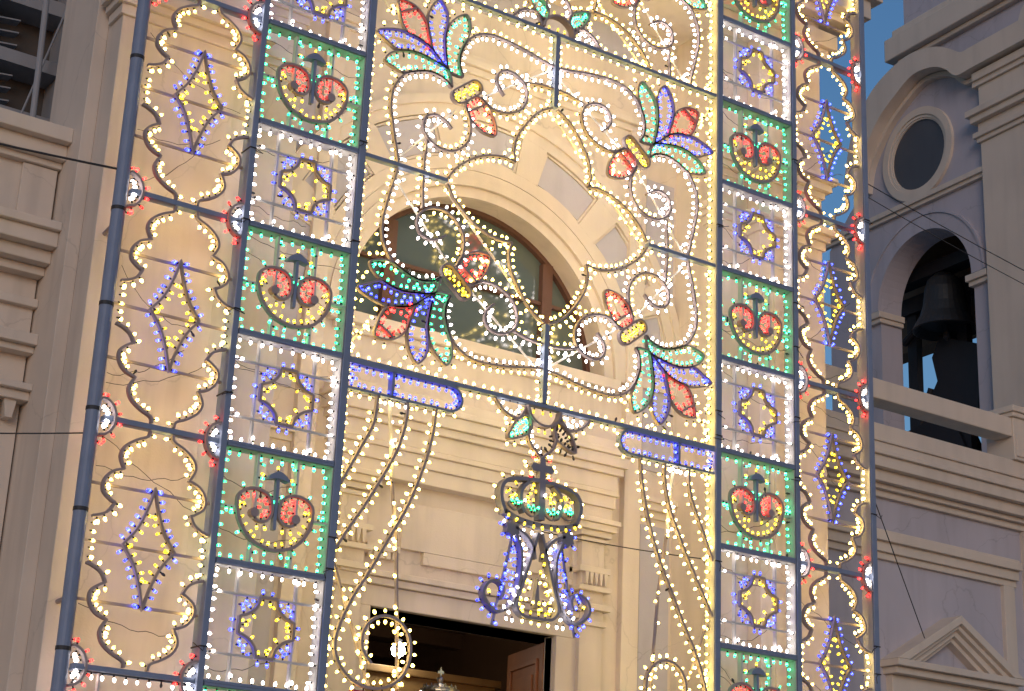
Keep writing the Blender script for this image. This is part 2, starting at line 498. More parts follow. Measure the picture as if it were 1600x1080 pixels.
# what the open door shows
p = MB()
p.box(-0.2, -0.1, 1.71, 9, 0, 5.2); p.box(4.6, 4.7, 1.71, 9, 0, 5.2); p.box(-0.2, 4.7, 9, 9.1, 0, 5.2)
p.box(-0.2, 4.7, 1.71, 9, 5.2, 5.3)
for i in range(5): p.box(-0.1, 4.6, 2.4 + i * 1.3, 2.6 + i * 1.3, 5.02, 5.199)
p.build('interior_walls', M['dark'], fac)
def leaf_fn(u, v, dd):
    a = rad(76); return (3.275 + u * cos(a) - dd * sin(a), 1.335 + u * sin(a) + dd * cos(a), v)
l = MB(leaf_fn); l.box(0, 1.02, 0, 0.06, 0.02, 4.52)
leaf = l.build('door_leaf', M['wood'], portal, 0.005)
l = MB(leaf_fn)
for z0, z1 in ((0.2, 1.2), (1.4, 2.6), (2.8, 3.6), (3.75, 4.35)):
    l.ribbon([(0.14, z0), (0.88, z0), (0.88, z1), (0.14, z1)], 0.06, 0.06, 0.085, True)
    l.box(0.26, 0.76, 0.06, 0.08, z0 + 0.12, z1 - 0.12)
l.build('door_panel', M['wood'], leaf, 0.005)
s = MB(); s.box(1.5, 3.9, 3.2, 3.3, 0, 4.30); s.box(1.45, 3.95, 3.15, 3.35, 4.30, 4.38)
tag(s.build('wooden_screen', M['ochre'], None, 0.01), 'ochre wooden screen standing just inside the open church door', 'screen')
s = MB()
s.lathe([(0.02, 0.32), (0.05, 0.36), (0.03, 0.42), (0.012, 0.6)], (2.50, 3.0, 4.28), 10)
lamp = s.build('ceiling_lamp', M['bronze']); tag(lamp, 'bright white lamp hanging in the dark doorway', 'lamp')
s = MB(); s.lathe([(0.01, 0.16), (0.06, 0.2), (0.075, 0.26), (0.05, 0.31), (0.02, 0.33)], (2.50, 3.0, 4.28), 14)
s.build('glass_globe', M['lampglow'], lamp)
MB().tube([(2.50, 3.0, 4.86), (2.50, 3.0, 5.2)], 0.008, 6).build('lamp_chain', M['cable'], lamp)

# processional canopy top in silver
can = thing('silver_canopy', 'ornate silver canopy top with small cross standing in the church doorway', 'canopy', (2.36, 1.9, 0))
MB().lathe([(0.36, 3.6), (0.37, 3.70), (0.33, 3.74), (0.30, 3.84), (0.25, 3.93), (0.19, 3.98), (0.20, 3.995), (0.13, 4.01), (0.135, 4.025), (0.06, 4.035), (0.065, 4.05), (0.02, 4.06), (0.012, 4.07)], (0, 0, 0), 24).build('dome', M['silver'], can)
s = MB()
s.lathe([(0.004, 4.05), (0.03, 4.075), (0.035, 4.095), (0.03, 4.115), (0.004, 4.13)], (0, 0, 0), 12)
s.build('orb', M['silver'], can)
s = MB()
s.prism([(-0.006, 4.13), (0.006, 4.13), (0.008, 4.16), (0.035, 4.155), (0.035, 4.18), (0.01, 4.185), (0.0, 4.225), (-0.01, 4.185), (-0.035, 4.18), (-0.035, 4.155), (-0.008, 4.16)], -0.006, 0.006)
s.build('cross', M['silver'], can)
s = MB()
for i in range(14):
    a = 2 * pi * i / 14
    s.lathe([(0.004, -0.02), (0.022, 0), (0.022, 0.02), (0.004, 0.045)], (0.275 * cos(a), 0.275 * sin(a), 3.91), 8)
    s.lathe([(0.003, -0.012), (0.014, 0), (0.003, 0.03)], (0.16 * cos(a), 0.16 * sin(a), 4.015), 6)
s.build('scroll_ornament', M['silver'], can)
for sx in (-1, 1):
    for sy in (-1, 1):
        MB().tube([(0.2 * sx, 0.2 * sy, 0), (0.2 * sx, 0.2 * sy, 3.56)], 0.02, 8).build('post', M['silver'], can)

# ------------------------------------------------------------------ left wing of the church
lw = thing('left_church_wing', 'shaded lower wing left of the church front with ledge and dentil moulding', 'building')
p = MB(); p.box(-16, -2.43, 1.35, 4.0, 0, 7.0); p.box(-16, -2.43, 1.22, 1.6, 7.42, 8.0); p.build('wall', M['cream'], lw)
p = MB()
for z0, z1, y in ((7.00, 7.08, 1.22), (7.08, 7.20, 1.10), (7.20, 7.34, 0.98), (7.34, 7.42, 0.92), (8.0, 8.06, 1.14), (8.06, 8.2, 1.06), (8.2, 8.34, 0.96), (6.72, 6.80, 1.28)):
    p.box(-16, -2.41, y, 1.62, z0, z1)
p.build('cornice', M['trim'], lw, 0.01)
p = MB()
for z0, z1, y in ((6.28, 6.34, 1.22), (6.34, 6.44, 1.15), (5.84, 5.92, 1.18), (5.92, 5.98, 1.12)):
    p.box(-16, -2.41, y, 1.4, z0, z1)
p.build('moulding', M['trim'], lw, 0.008)
for i in range(10):
    x = -2.5 - i * 0.15
    MB().prism([(x, 5.84), (x - 0.11, 5.84), (x - 0.085, 5.68), (x - 0.025, 5.68)], 1.22, 1.36).build('dentil', M['trim'], lw)
for x0, x1 in ((-2.75, -2.432),):
    MB().box(x0, x1, 1.18, 1.34, 7.425, 7.995).build('parapet_pier', M['cream'], lw, 0.008)
# the tower that rises behind its ledge
lt = thing('left_bell_tower', 'dark louvred tower wall rising behind the ledge at the far left', 'building')
p = MB()
p.box(-2.06, -1.2, 2.7, 6, 0, 14); p.box(-9, -2.86, 2.7, 6, 0, 14)
for z0, z1 in ((0, 8.62), (9.10, 9.22), (9.70, 9.84), (10.36, 10.52), (11.1, 14)):
    p.box(-2.859, -2.061, 2.74, 6, z0, z1)
p.build('wall', M['grey'], lt)
for z0, z1 in ((8.62, 9.10), (9.22, 9.70), (9.84, 10.36), (10.52, 11.1)):
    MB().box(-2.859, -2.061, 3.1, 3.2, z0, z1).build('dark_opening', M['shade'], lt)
    for i in range(3):
        z = z0 + 0.06 + i * 0.14
        MB().prism([(-2.85, z), (-2.48, z + 0.05), (-2.48, z + 0.065), (-2.85, z + 0.015)], 2.85, 2.98).build('louvre_slat', M['grey'], lt)
for x in (-2.09, -1.93):
    MB().box(x, x + 0.035, 2.66, 2.699, 8.4, 14).build('moulding', M['trim'], lt, 0.008)
for k, (xa, za, xb, zb) in enumerate(((-2.06, 8.95, -1.80, 10.3), (-2.03, 8.95, -1.84, 9.75), (-1.98, 8.95, -1.86, 9.4), (-2.45, 9.0, -2.02, 10.75))):
    MB().tube([(xa, 2.55, za), (xb, 2.62, zb)], 0.012, 6).build('stay_rod', M['grey'], lt)
t_ = MB().tube([(-2.50, 1.9, 8.34), (-2.52, 1.9, 9.3), (-2.55, 1.9, 10.4)], 0.03, 10)
tag(t_.build('pale_pipe', M['grey']), 'pale slanting pipe standing on the ledge at the far left', 'pipe')

# ------------------------------------------------------------------ right wing
rw = thing('right_church_wing', 'grey lower wing right of the lights with parapet and pedimented window', 'building')
RY = 1.45
p = MB(); p.box(6.35, 16, RY, RY + 0.5, 0, 7.0); p.build('wall', M['mauve'], rw)
p = MB(); p.box(6.35, 11.6, RY, 6.5, 7.2, 7.4); p.build('terrace', M['cream'], rw)
p = MB()
for z0, z1, y in ((6.92, 7.0, RY - 0.06), (7.0, 7.06, RY - 0.13), (7.06, 7.2, RY - 0.22), (7.2, 7.34, RY - 0.32), (7.34, 7.40, RY - 0.37), (7.40, 7.52, RY - 0.28), (7.52, 7.56, RY - 0.31), (7.56, 7.76, RY - 0.25)):
    p.box(6.3, 16, y, RY + 0.3, z0, z1)
p.build('cornice', M['trim'], rw, 0.008)
p = MB(); p.box(6.3, 10.34, RY - 0.28, RY + 0.02, 8.06, 8.31)
p.build('parapet_rail', M['trim'], rw, 0.012)
p = MB(); p.box(10.34, 10.78, RY - 0.3, RY + 0.15, 7.76, 8.32); p.box(10.30, 10.82, RY - 0.34, RY + 0.19, 8.32, 8.38); p.box(10.27, 10.85, RY - 0.37, RY + 0.22, 8.38, 8.46)
p.box(10.37, 10.75, RY - 0.32, RY, 7.80, 8.1)
p.build('parapet_post', M['trim'], rw, 0.01)
p = MB(); p.box(10.85, 16, RY - 0.28, RY + 0.02, 8.06, 8.31); p.box(10.85, 16, RY - 0.2, RY - 0.02, 7.76, 8.06)
p.build('parapet_wall', M['trim'], rw, 0.01)
p = MB()
for z0, z1, k in ((6.16, 6.24, 0.05), (6.24, 6.36, 0.1), (6.36, 6.46, 0.16), (6.46, 6.5, 0.12)):
    p.box(6.35, 10.55, RY - k, RY + 0.01, z0, z1)
p.box(10.30, 10.50, RY - 0.06, RY + 0.01, 0, 6.159)
p.build('panel_frame', M['trim'], rw, 0.006)
p = MB(); p.box(10.72, 11.4, RY - 0.10, RY + 0.01, 0, 6.915); p.build('pilaster', M['cream'], rw, 0.008)
pw, pc, pz = 1.10, 9.22, 4.96
ped = MB()
for k, (o0, o1, yy) in enumerate(((0.0, 0.10, 0.30), (0.10, 0.16, 0.24), (0.16, 0.24, 0.18), (0.24, 0.30, 0.12))):
    H = 0.64
    def tri(o):
        return [(pc - pw + o * 1.9, pz), (pc, pz + H - o), (pc + pw - o * 1.9, pz)]
    A, B = tri(o0), tri(o1)
    ped.prism([A[0], A[1], B[1], B[0]], RY - yy, RY + 0.01)
    ped.prism([A[1], A[2], B[2], B[1]], RY - yy, RY + 0.01)
ped.box(pc - pw, pc + pw, RY - 0.30, RY + 0.01, pz - 0.08, pz - 0.002)
ped.box(pc - pw + 0.05, pc + pw - 0.05, RY - 0.22, RY + 0.01, pz - 0.16, pz - 0.082)
ped.box(pc - pw + 0.1, pc + pw - 0.1, RY - 0.10, RY + 0.01, pz - 0.40, pz - 0.162)
pd = ped.build('pediment', M['trim'], rw, 0.006)
p = MB(); p.box(pc - 0.86, pc - 0.62, RY - 0.12, RY + 0.01, 2.2, pz - 0.402); p.box(pc + 0.62, pc + 0.86, RY - 0.12, RY + 0.01, 2.2, pz - 0.402); p.build('window_jamb', M['trim'], rw, 0.006)
p = MB(); p.box(pc - 0.62, pc + 0.62, RY - 0.02, RY + 0.0, 2.2, pz - 0.41); p.build('window_pane', M['glass'], rw)

# ------------------------------------------------------------------ bell tower on the right (its wall runs away from us)
TH = rad(4)
def tw(u, v, d): return (11.5 + u * sin(TH) + d * cos(TH), 2.3 + u * cos(TH) - d * sin(TH), v)
bt = thing('bell_tower', 'grey bell tower at the right with round window above an open arch', 'building')
AU, AV, AR = 1.37, 11.05, 0.98
wall = MB(tw)
TT = 0.42
wall.box(-6, AU - AR, 0, TT, 7.2, AV); wall.box(AU + AR, 3.5, 0, TT, 7.2, AV)
wall.prism([(AU + AR * cos(a), AV + AR * sin(a)) for a in [pi - pi * i / 30 for i in range(31)]] + [(3.5, AV), (3.5, 12.4), (-6, 12.4), (-6, AV)], 0, TT)
OU, OV, ORI = 1.41, 13.33, 0.58
half = [pi - pi * i / 24 for i in range(25)]
gable = [(2.3, 13.75), (1.95, 14.1), (1.6, 14.33), (1.2, 14.52), (0.8, 14.48), (0.5, 14.34), (0.28, 14.13)]
wall.prism([(OU + ORI * cos(a), OV + ORI * sin(a)) for a in half] + [(2.45, OV)] + gable + [(-6, 14.15), (-6, OV)], 0, TT)
wall.prism([(OU + ORI * cos(a), OV - ORI * sin(a)) for a in half] + [(2.45, OV), (3.0, 12.9), (3.5, 12.4), (-6, 12.4), (-6, OV)][::1], 0, TT)
wall.build('wall', M['mauve'], bt)
c = MB(tw)
outer = [(2.8, 13.2), (2.62, 13.95), (2.3, 14.42), (2.0, 14.67), (1.58, 14.83), (1.18, 14.88), (0.72, 14.78), (0.43, 14.63), (0.18, 14.45), (0.0, 14.44), (-6, 14.46)]
lower = [(2.5, 13.1), (2.40, 13.5), (2.20, 13.80), (1.94, 14.09), (1.6, 14.31), (1.2, 14.50), (0.81, 14.47), (0.52, 14.33), (0.29, 14.11), (0.02, 14.10), (-6, 14.13)]
outer, lower = smooth(outer[:-1], 4) + outer[-1:], smooth(lower[:-1], 4) + lower[-1:]
nn = min(len(outer), len(lower))
for i in range(nn - 1):
    c.prism([lower[i], lower[i + 1], outer[i + 1], outer[i]], -0.30, TT + 0.1)
c.build('curved_cornice', M['trim'], bt)
c = MB(tw)
c.ribbon([(u, v - 0.05) for u, v in lower], 0.07, -0.10, 0.01)
c.box(-6, 0.1, -0.16, 0.01, 13.86, 13.94); c.box(-6, 0.06, -0.2, 0.01, 13.94, 14.06)
c.build('cornice_moulding', M['trim'], bt)
c = MB(tw)
c.sector(OU, OV, ORI + 0.006, ORI + 0.05, 0, 2 * pi, -0.035, 0.2, 48)
c.sector(OU, OV, ORI + 0.052, ORI + 0.17, 0, 2 * pi, -0.055, 0.05, 48)
oc = c.build('round_window', M['trim'], bt)
c = MB(tw); c.sector(OU, OV, 0.56, 0.585, 0, 2 * pi, -0.02, 0.03, 40); c.build('window_frame', M['trim'], oc)
c = MB(tw); c.prism([(OU + 0.572 * cos(2 * pi * i / 40), OV + 0.572 * sin(2 * pi * i / 40)) for i in range(40)], 0.005, 0.02); c.build('window_pane', M['dull'], oc)
c = MB(tw)
c.sector(AU, AV, AR + 0.002, AR + 0.24, 0, pi, -0.05, 0.05, 40)
c.sector(AU, AV, AR + 0.242, AR + 0.28, 0, pi, -0.07, 0.05, 40)
c.build('arch_band', M['mauve'], bt)
for s_ in (-1, 1):
    c = MB(tw)
    e0, e1 = AU + s_ * (AR - 0.05), AU + s_ * (AR + 0.33)
    c.box(min(e0, e1), max(e0, e1), -0.06, TT, AV - 0.20, AV - 0.13)
    e0 = AU + s_ * (AR - 0.08)
    c.box(min(e0, e1), max(e0, e1), -0.10, TT, AV - 0.128, AV - 0.03)
    c.build('impost', M['trim'], bt, 0.008)
c = MB(tw); c.box(-6, 3.62, -0.06, 0.02, 12.46, 12.52); c.box(-6, 3.66, -0.10, 0.02, 12.522, 12.60)
c.build('string_course', M['trim'], bt)
c = MB(tw)
c.box(-6, 0.02, -0.12, 0.01, 7.2, 12.95)
for z0, z1, k in ((12.95, 13.02, 0.16), (13.02, 13.10, 0.20), (13.10, 13.26, 0.14), (13.26, 13.36, 0.22), (13.36, 13.46, 0.27)):
    c.box(-6, 0.02 + (k - 0.12), -k, 0.01, z0, z1)
c.box(-6, 0.02, -0.12, 0.01, 13.46, 13.86)
c.build('corner_pilaster', M['trim'], bt, 0.008)
# rest of the belfry: far wall with its own opening, roof slab, attic block
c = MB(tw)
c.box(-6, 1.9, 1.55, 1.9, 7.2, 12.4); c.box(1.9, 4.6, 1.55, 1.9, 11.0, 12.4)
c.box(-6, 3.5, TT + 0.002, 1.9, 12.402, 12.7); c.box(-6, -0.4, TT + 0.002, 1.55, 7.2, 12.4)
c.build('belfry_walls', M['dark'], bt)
c = MB(tw); c.box(-6, 2.92, 1.22, 5, 12.8, 21); c.build('attic', M['mauve'], bt)
c = MB(tw); c.box(-6, 3.0, 1.12, 5.1, 15.9, 15.99); c.box(-6, 3.19, 1.0, 5.2, 15.99, 16.4); c.box(-6, 3.08, 1.08, 5.15, 16.401, 16.56); c.build('attic_cornice', M['trim'], bt, 0.02)
c = MB(tw); c.prism(smooth([(-0.75, 14.47), (-0.85, 14.75), (-1.05, 14.95), (-1.15, 15.4), (-1.5, 15.6), (-1.6, 14.47)], 4), -0.1, 0.3); c.build('finial', M['trim'], bt, 0.02)

bell = thing('church_bell', 'big dark bell hanging inside the open tower arch', 'bell', tw(1.75, 0.18, 0.75))
MB().lathe([(0.02, 11.5), (0.14, 11.46), (0.25, 11.36), (0.30, 11.2), (0.33, 10.95), (0.38, 10.78), (0.46, 10.64), (0.50, 10.55), (0.475, 10.54), (0.37, 10.65)], (0, 0, 0), 28).build('bell_body', M['bronze'], bell)
MB().tube([(0, 0, 10.95), (0.02, 0, 10.5)], 0.035, 8).lathe([(0.02, 10.40), (0.06, 10.45), (0.05, 10.52), (0.02, 10.55)], (0.02, 0, 0), 10).build('clapper', M['beam'], bell)
MB().tube([(0, 0, 11.45), (0, 0, 11.72)], 0.09, 8).build('bell_crown', M['bronze'], bell)
bf = thing('bell_support', 'dark iron frame of posts and beams carrying the bell in the tower arch', 'support')
for u, d, wd in ((2.80, 1.05, 0.20), (1.62, 0.95, 0.20), (2.05, 1.25, 0.10)):
    if wd: MB(tw).box(u - wd / 2, u + wd / 2, d, d + 0.12, 7.4, 11.6).build('post', M['beam'], bf)
MB(tw).box(0.9, 3.4, 1.0, 1.16, 11.35, 11.62).build('beam', M['beam'], bf)
MB(tw).box(0.7, 3.3, 0.62, 0.88, 11.66, 11.86).build('yoke', M['beam'], bf)
MB().tube([tw(2.2, 11.3, 1.0), tw(2.95, 10.9, 1.02)], 0.06, 8).build('brace', M['beam'], bf)
MB().tube([tw(2.45, 10.05, 1.1), tw(3.0, 8.9, 1.1)], 0.06, 8).build('brace', M['beam'], bf)
MB().tube([tw(2.30, 10.05, 1.2), tw(2.8, 8.9, 1.2)], 0.05, 8).build('brace', M['beam'], bf)
MB(tw).prism([(1.9, 9.55), (2.95, 9.38), (2.95, 8.9), (1.6, 8.9)], 0.9, 1.3).build('bell_motor', M['beam'], bf)
MB(tw).prism([(2.05, 10.75), (2.22, 10.45), (2.12, 10.05), (2.3, 9.8), (2.35, 9.5), (1.3, 9.4), (1.2, 10.4)], 0.9, 1.1).build('ringing_gear', M['beam'], bf)

# ------------------------------------------------------------------ festival lights: the frame
WO, WT, WC = 1.085, 1.10, 4.3656
L0, L1, L2 = -WT - WO, -WT, 0.0
R1, R2, R3 = WC, WC + WT, WC + WT + WO
Z = lambda row: 9.5 - row
PD = 0.17                                             # depth of the frame
POLEG, BARG = 'upright poles of the light frame', 'horizontal bars of the light frame'
po = thing('frame_pole', 'round blue grey pole at the left edge of the light frame', 'pole', (L0 - 0.065, 0, 0), POLEG)
MB().tube([(0, 0.04, 0), (0, 0.04, 11.6)], 0.057, 16).build('pole_tube', M['steel'], po)
for z in (8.72, 7.30, 6.45, 5.55, 4.72, 3.62):
    MB().tube([(0, 0.04, z - 0.016), (0, 0.04, z + 0.016)], 0.062, 14).build('clamp', M['cable'], po)
poles = {}
for nm, x, lab in (('L1', L1, 'box pole between scalloped lights and tile panels on the left'),
                   ('L2', L2, 'box pole between the left tile panels and the big flower ornament'),
                   ('R1', R1, 'box pole between the big flower ornament and the right tile panels'),
                   ('R2', R2, 'box pole between the right tile panels and the right scalloped lights'),
                   ('R3', R3 + 0.03, 'box pole at the right edge of the light frame beside the tower')):
    q = thing('frame_pole', lab, 'pole', (x, 0, 0), POLEG)
    wd = 0.029 if nm in ('L1', 'R2') else 0.036
    MB().box(-wd, wd, 0, PD, 0, 13.6).build('pole_tube', M['steel'], q, 0.006)
    poles[nm] = q
    for _ in range(5):
        zz = random.uniform(3.5, 11)
        MB().box(-wd - 0.006, wd + 0.006, -0.006, PD + 0.006, zz - 0.006, zz + 0.006).build('lashing', M['cable'], q)
        MB().tube([(0, -0.01, zz), (random.uniform(-0.1, 0.1), -0.02, zz - 0.04), (random.uniform(-0.12, 0.12), -0.01, zz - random.uniform(-0.03, 0.12))], 0.004, 5).build('lashing_end', M['cable'], q)
MB().box(-0.043, -0.037, 0.012, PD - 0.02, 0, 13.6).build('inner_lining', M['lining'], poles['R1'])
for nm, s_, lo, hi in (('L2', 1, -0.3, 6.3), ('R1', -1, -2.6, 6.4)):
    z = Z(hi)
    while z < Z(lo):
        bulb(poles[nm], 'yellow', s_ * 0.04, z, s_, 0, 0.09); z += 0.083 * random.uniform(0.93, 1.07)
        if random.random() < 0.12: bulb(poles[nm], 'yellow', s_ * 0.04, z - 0.03, s_, 0.4, 0.13)
def hbar(x0, x1, row, lab, kinds, hgt=0.04, d0=0.02, d1=0.09):
    q = thing('frame_bar', lab, 'bar', (0, 0, Z(row)), BARG)
    MB().box(x0, x1, d0, d1, -hgt / 2, hgt / 2).build('bar_tube', M['steel'], q, 0.004)
    for s_, kind, a, b_, sp in kinds:
        string(q, kind, [(a, 0), (b_, 0)], s_, sp, hgt / 2, 0.06)
    return q
hbar(L2 + 0.041, R1 - 0.041, -1, 'long bar across the top of the big flower ornament', [(-1, 'yellow', 0.1, 4.25, 0.11), (1, 'yellow', 0.1, 1.6, 0.12), (1, 'yellow', 2.75, 4.25, 0.12)])
hbar(L2 + 0.041, R1 - 0.041, 3, 'long bar below the big flower ornament above the blue capsules', [(1, 'yellow', 0.1, 4.25, 0.105), (-1, 'yellow', 1.3, 1.62, 0.1), (-1, 'yellow', 2.75, 3.1, 0.1)])
hbar(L2 + 0.041, CX - 1.23, 1, 'short bar from the left tile panels to the middle of the ornament', [(1, 'yellow', 0.7, 0.9, 0.09), (-1, 'yellow', 0.62, 0.9, 0.09)])
hbar(CX + 1.23, R1 - 0.041, 1, 'short bar from the right tile panels to the middle of the ornament', [(1, 'yellow', 3.45, 3.65, 0.09), (-1, 'yellow', 3.45, 3.65, 0.09)])
for z0, z1, lab in ((Z(-1) - 0.026, Z(-1) - 0.83, 'short upright bar hanging from the top bar into the ornament'),
                    (Z(3) + 0.83, Z(3) + 0.026, 'short upright bar standing on the lower bar below the ornament')):
    q = thing('frame_bar', lab, 'bar', (CX, 0, min(z0, z1)), 'short upright bars of the light frame')
    h = abs(z1 - z0)
    MB().box(-0.028, 0.028, 0.02, 0.09, 0, h).build('bar_tube', M['steel'], q, 0.004)
    up_ = z0 > z1
    for s_ in (-1, 1):
        string(q, 'white', [(s_ * 0.032, 0.28 if not up_ else 0.25), (s_ * 0.032, h - (0.28 if up_ else 0.25))], -s_, 0.06, 0.0, 0.06)
        string(q, 'yellow', [(s_ * 0.032, 0.03), (s_ * 0.032, 0.25)], -s_, 0.075, 0.0, 0.06)
        string(q, 'yellow', [(s_ * 0.032, h - 0.25), (s_ * 0.032, h - 0.03)], -s_, 0.075, 0.0, 0.06)

# ------------------------------------------------------------------ tile panels
ORD = ['topmost', 'second', 'third', 'fourth', 'fifth', 'sixth']
def tilt(q, a=0.006):
    q.rotation_euler = (random.uniform(-a, a) * 0.6, random.uniform(-a, a) * 0.5, random.uniform(-a, a) * 0.6)
def rails(q, edge, w2=0.55 - 0.042, h2=0.5):
    for s_ in (-1, 1):
        MB().box(-w2, w2, 0.004, PD - 0.01, s_ * h2 - (0.024 if s_ > 0 else 0), s_ * h2 + (0.024 if s_ < 0 else 0) - (0.001 if s_ > 0 else -0.001)).build('frame_rail', M['steel'], q, 0.003)
    if w2 > 0.505:
        MB().box(w2 - 0.006, w2 + 0.002, 0.012, PD - 0.02, -h2 + 0.03, h2 - 0.03).build('inner_lining', M['lining'], q)
        MB().box(-w2, w2 - 0.008, 0.02, PD - 0.03, h2 - 0.030, h2 - 0.0255).build('inner_lining', M['lining'], q)
    string(q, edge, [(-w2, h2 - 0.028), (w2, h2 - 0.028)], -1, 0.098, 0, 0.085)
    string(q, edge, [(-w2, -h2 + 0.028), (w2, -h2 + 0.028)], 1, 0.098, 0, 0.085)
    string(q, edge, [(-w2, -h2 + 0.08), (-w2, h2 - 0.08)], -1, 0.098, 0, 0.085)
    string(q, edge, [(w2, -h2 + 0.08), (w2, h2 - 0.08)], 1, 0.078, 0, 0.085)
CUP_L = [(-0.355, -0.02), (-0.355, 0.07), (-0.305, 0.13), (-0.22, 0.16), (-0.125, 0.15), (-0.055, 0.10), (-0.032, 0.018), (-0.042, -0.055), (-0.09, -0.105), (-0.158, -0.11), (-0.20, -0.075), (-0.21, -0.035)]
CUP_O = [(-0.355, -0.02), (-0.335, -0.11), (-0.278, -0.207), (-0.195, -0.285), (-0.09, -0.325), (0, -0.338), (0.09, -0.325), (0.195, -0.285), (0.278, -0.207), (0.335, -0.11), (0.355, -0.02)]
def green_panel(loc, label):
    q = thing('cup_light_panel', label, 'light panel', loc, 'green light panels with a cup motif')
    rails(q, 'green')
    O = lath(q, 'cup_outline', CUP_O, 0.028, sm=3)
    string(q, 'green', O, -1, 0.13, 0.015)
    string(q, 'amber', O[2:-2], 1, 0.075, 0.015)
    for s_ in (-1, 1):
        P = lath(q, 'cup_curl', mir(CUP_L, -s_), 0.024, sm=3)
        k = int(len(P) * 0.12)
        string(q, 'green', P[k:int(len(P) * 0.6)], -s_, 0.13, 0.014)
        string(q, 'red', P[int(len(P) * 0.1):int(len(P) * 0.85)], s_, 0.075, 0.014)
        MB().box(*sorted((s_ * 0.185, s_ * 0.205)), 0.03, 0.085, -0.10, 0.13).build('red_lath', M['white_strip'], q)
        string(q, 'red', [(s_ * 0.195, -0.02), (s_ * 0.195, 0.10)], s_, 0.06, 0.01)
        MB().prism([(s_ * 0.195 + 0.042 * cos(a), -0.045 + 0.042 * sin(a)) for a in [2 * pi * i / 10 for i in range(10)]], 0.025, 0.09).build('curl_boss', M['strip'], q)
        for x, z in ((0.30, 0.0), (0.315, -0.045), (0.27, -0.01)):
            bulb(q, 'amber', s_ * x, z, s_ * 0.4, 0.6, 0.05)
        string(q, 'amber', [(s_ * 0.05, -0.11), (s_ * 0.20, -0.125)], -s_, 0.07, 0.012)
        for z0, z1 in ((0.175, 0.47), (-0.47, -0.285)):
            MB().box(s_ * 0.19 - 0.011, s_ * 0.19 + 0.011, 0.05, 0.11, z0, z1).build('upright_lath', M['white_strip'], q)
            string(q, 'green', [(s_ * 0.19, z0 + 0.03), (s_ * 0.19, z1 - 0.03)], s_, 0.12, 0.004, 0.04)
        MB().box(*sorted((s_ * 0.37, s_ * 0.507)), 0.05, 0.11, -0.036, -0.014).build('side_lath', M['white_strip'], q)
        string(q, 'green', [(s_ * 0.38, -0.025), (s_ * 0.49, -0.025)], 1, 0.055, 0.004, 0.04)
        bulb(q, 'amber', s_ * 0.105, 0.285, s_, 0.3)
    MB().box(-0.014, 0.014, 0.03, 0.08, -0.165, 0.29).build('cup_stem', M['steel'], q)
    MB().prism(smooth([(-0.10, 0.262), (-0.075, 0.305), (0, 0.342), (0.075, 0.305), (0.10, 0.262), (0.03, 0.275), (-0.03, 0.275)], 3, True), 0.015, 0.095).build('stem_cap', M['steel'], q)
    bulb(q, 'amber', 0, 0.34, 0.1, 1)
    for s_ in (-1, 1):
        bulb(q, 'green', s_ * 0.025, 0.12, s_, 0.4)
    return q
STARQ = [(0.075, 0.25), (0.10, 0.165), (0.17, 0.10), (0.25, 0.072)]
def white_panel(loc, label):
    q = thing('star_light_panel', label, 'light panel', loc, 'white light panels with a yellow star motif')
    rails(q, 'white')
    for s_ in (-1, 1):
        MB().box(s_ * 0.275 - 0.009, s_ * 0.275 + 0.009, 0.055, 0.10, -0.471, 0.471).build('upright_lath', M['white_strip'], q)
        MB().box(-0.507, 0.507, 0.031, 0.054, s_ * 0.25 - 0.009, s_ * 0.25 + 0.009).build('cross_lath', M['white_strip'], q)
    pts = []
    for sx, sz, rv in ((1, 1, False), (1, -1, True), (-1, -1, False), (-1, 1, True)):
        a = smooth(mir(STARQ, sx, sz), 3)
        pts += a[::-1] if rv else a
    MB().ribbon(pts, 0.024, 0.0, 0.04, True).build('star_outline', M['strip'], q)
    iv = inner(pts)
    for sx in (-1, 1):
        for sz in (-1, 1):
            a = smooth(mir(STARQ, sx, sz), 3)
            sgn = sx * sz
            string(q, 'blue', a, sgn, 0.085, 0.013, 0.04)
            mid = a[len(a) // 2]
            bulb(q, 'amber', mid[0] * 0.94, mid[1] * 0.94, -sx, -sz, 0.04)
            string(q, 'blue', [(sx * 0.13, sz * 0.25), (sx * 0.25, sz * 0.25)], -sgn, 0.16, 0.01, 0.04)
            string(q, 'blue', [(sx * 0.265, sz * 0.12), (sx * 0.265, sz * 0.22)], sgn, 0.16, 0.01, 0.04)
    for k in (-0.04, 0.04):
        for s_ in (-1, 1):
            bulb(q, 'blue', k, s_ * 0.262, k * 3, s_, 0.04); bulb(q, 'blue', s_ * 0.272, k, s_, k * 3, 0.04)
            bulb(q, 'amber', k * 0.8, s_ * 0.238, k * 6, -s_, 0.04); bulb(q, 'amber', s_ * 0.245, k * 0.8, -s_, k * 6, 0.04)
    for s_ in (-1, 1):
        bulb(q, 'amber', 0.02, s_ * 0.20, 0.5, -s_ * 0.6, 0.0); bulb(q, 'amber', s_ * 0.205, 0.02, -s_ * 0.6, 0.5, 0.0)
        bulb(q, 'amber', 0, s_ * 0.225, 0.2, -s_, 0.0); bulb(q, 'amber', s_ * 0.23, 0, -s_, 0.1, 0.0)
        bulb(q, 'white', s_ * 0.49, 0.25, -s_, 0.1, 0.02); bulb(q, 'white', s_ * 0.49, -0.25, -s_, 0.1, 0.02)
        bulb(q, 'white', s_ * 0.275, 0.455, 0.1, -1, 0.03); bulb(q, 'white', s_ * 0.275, -0.455, 0.1, 1, 0.03)
    return q
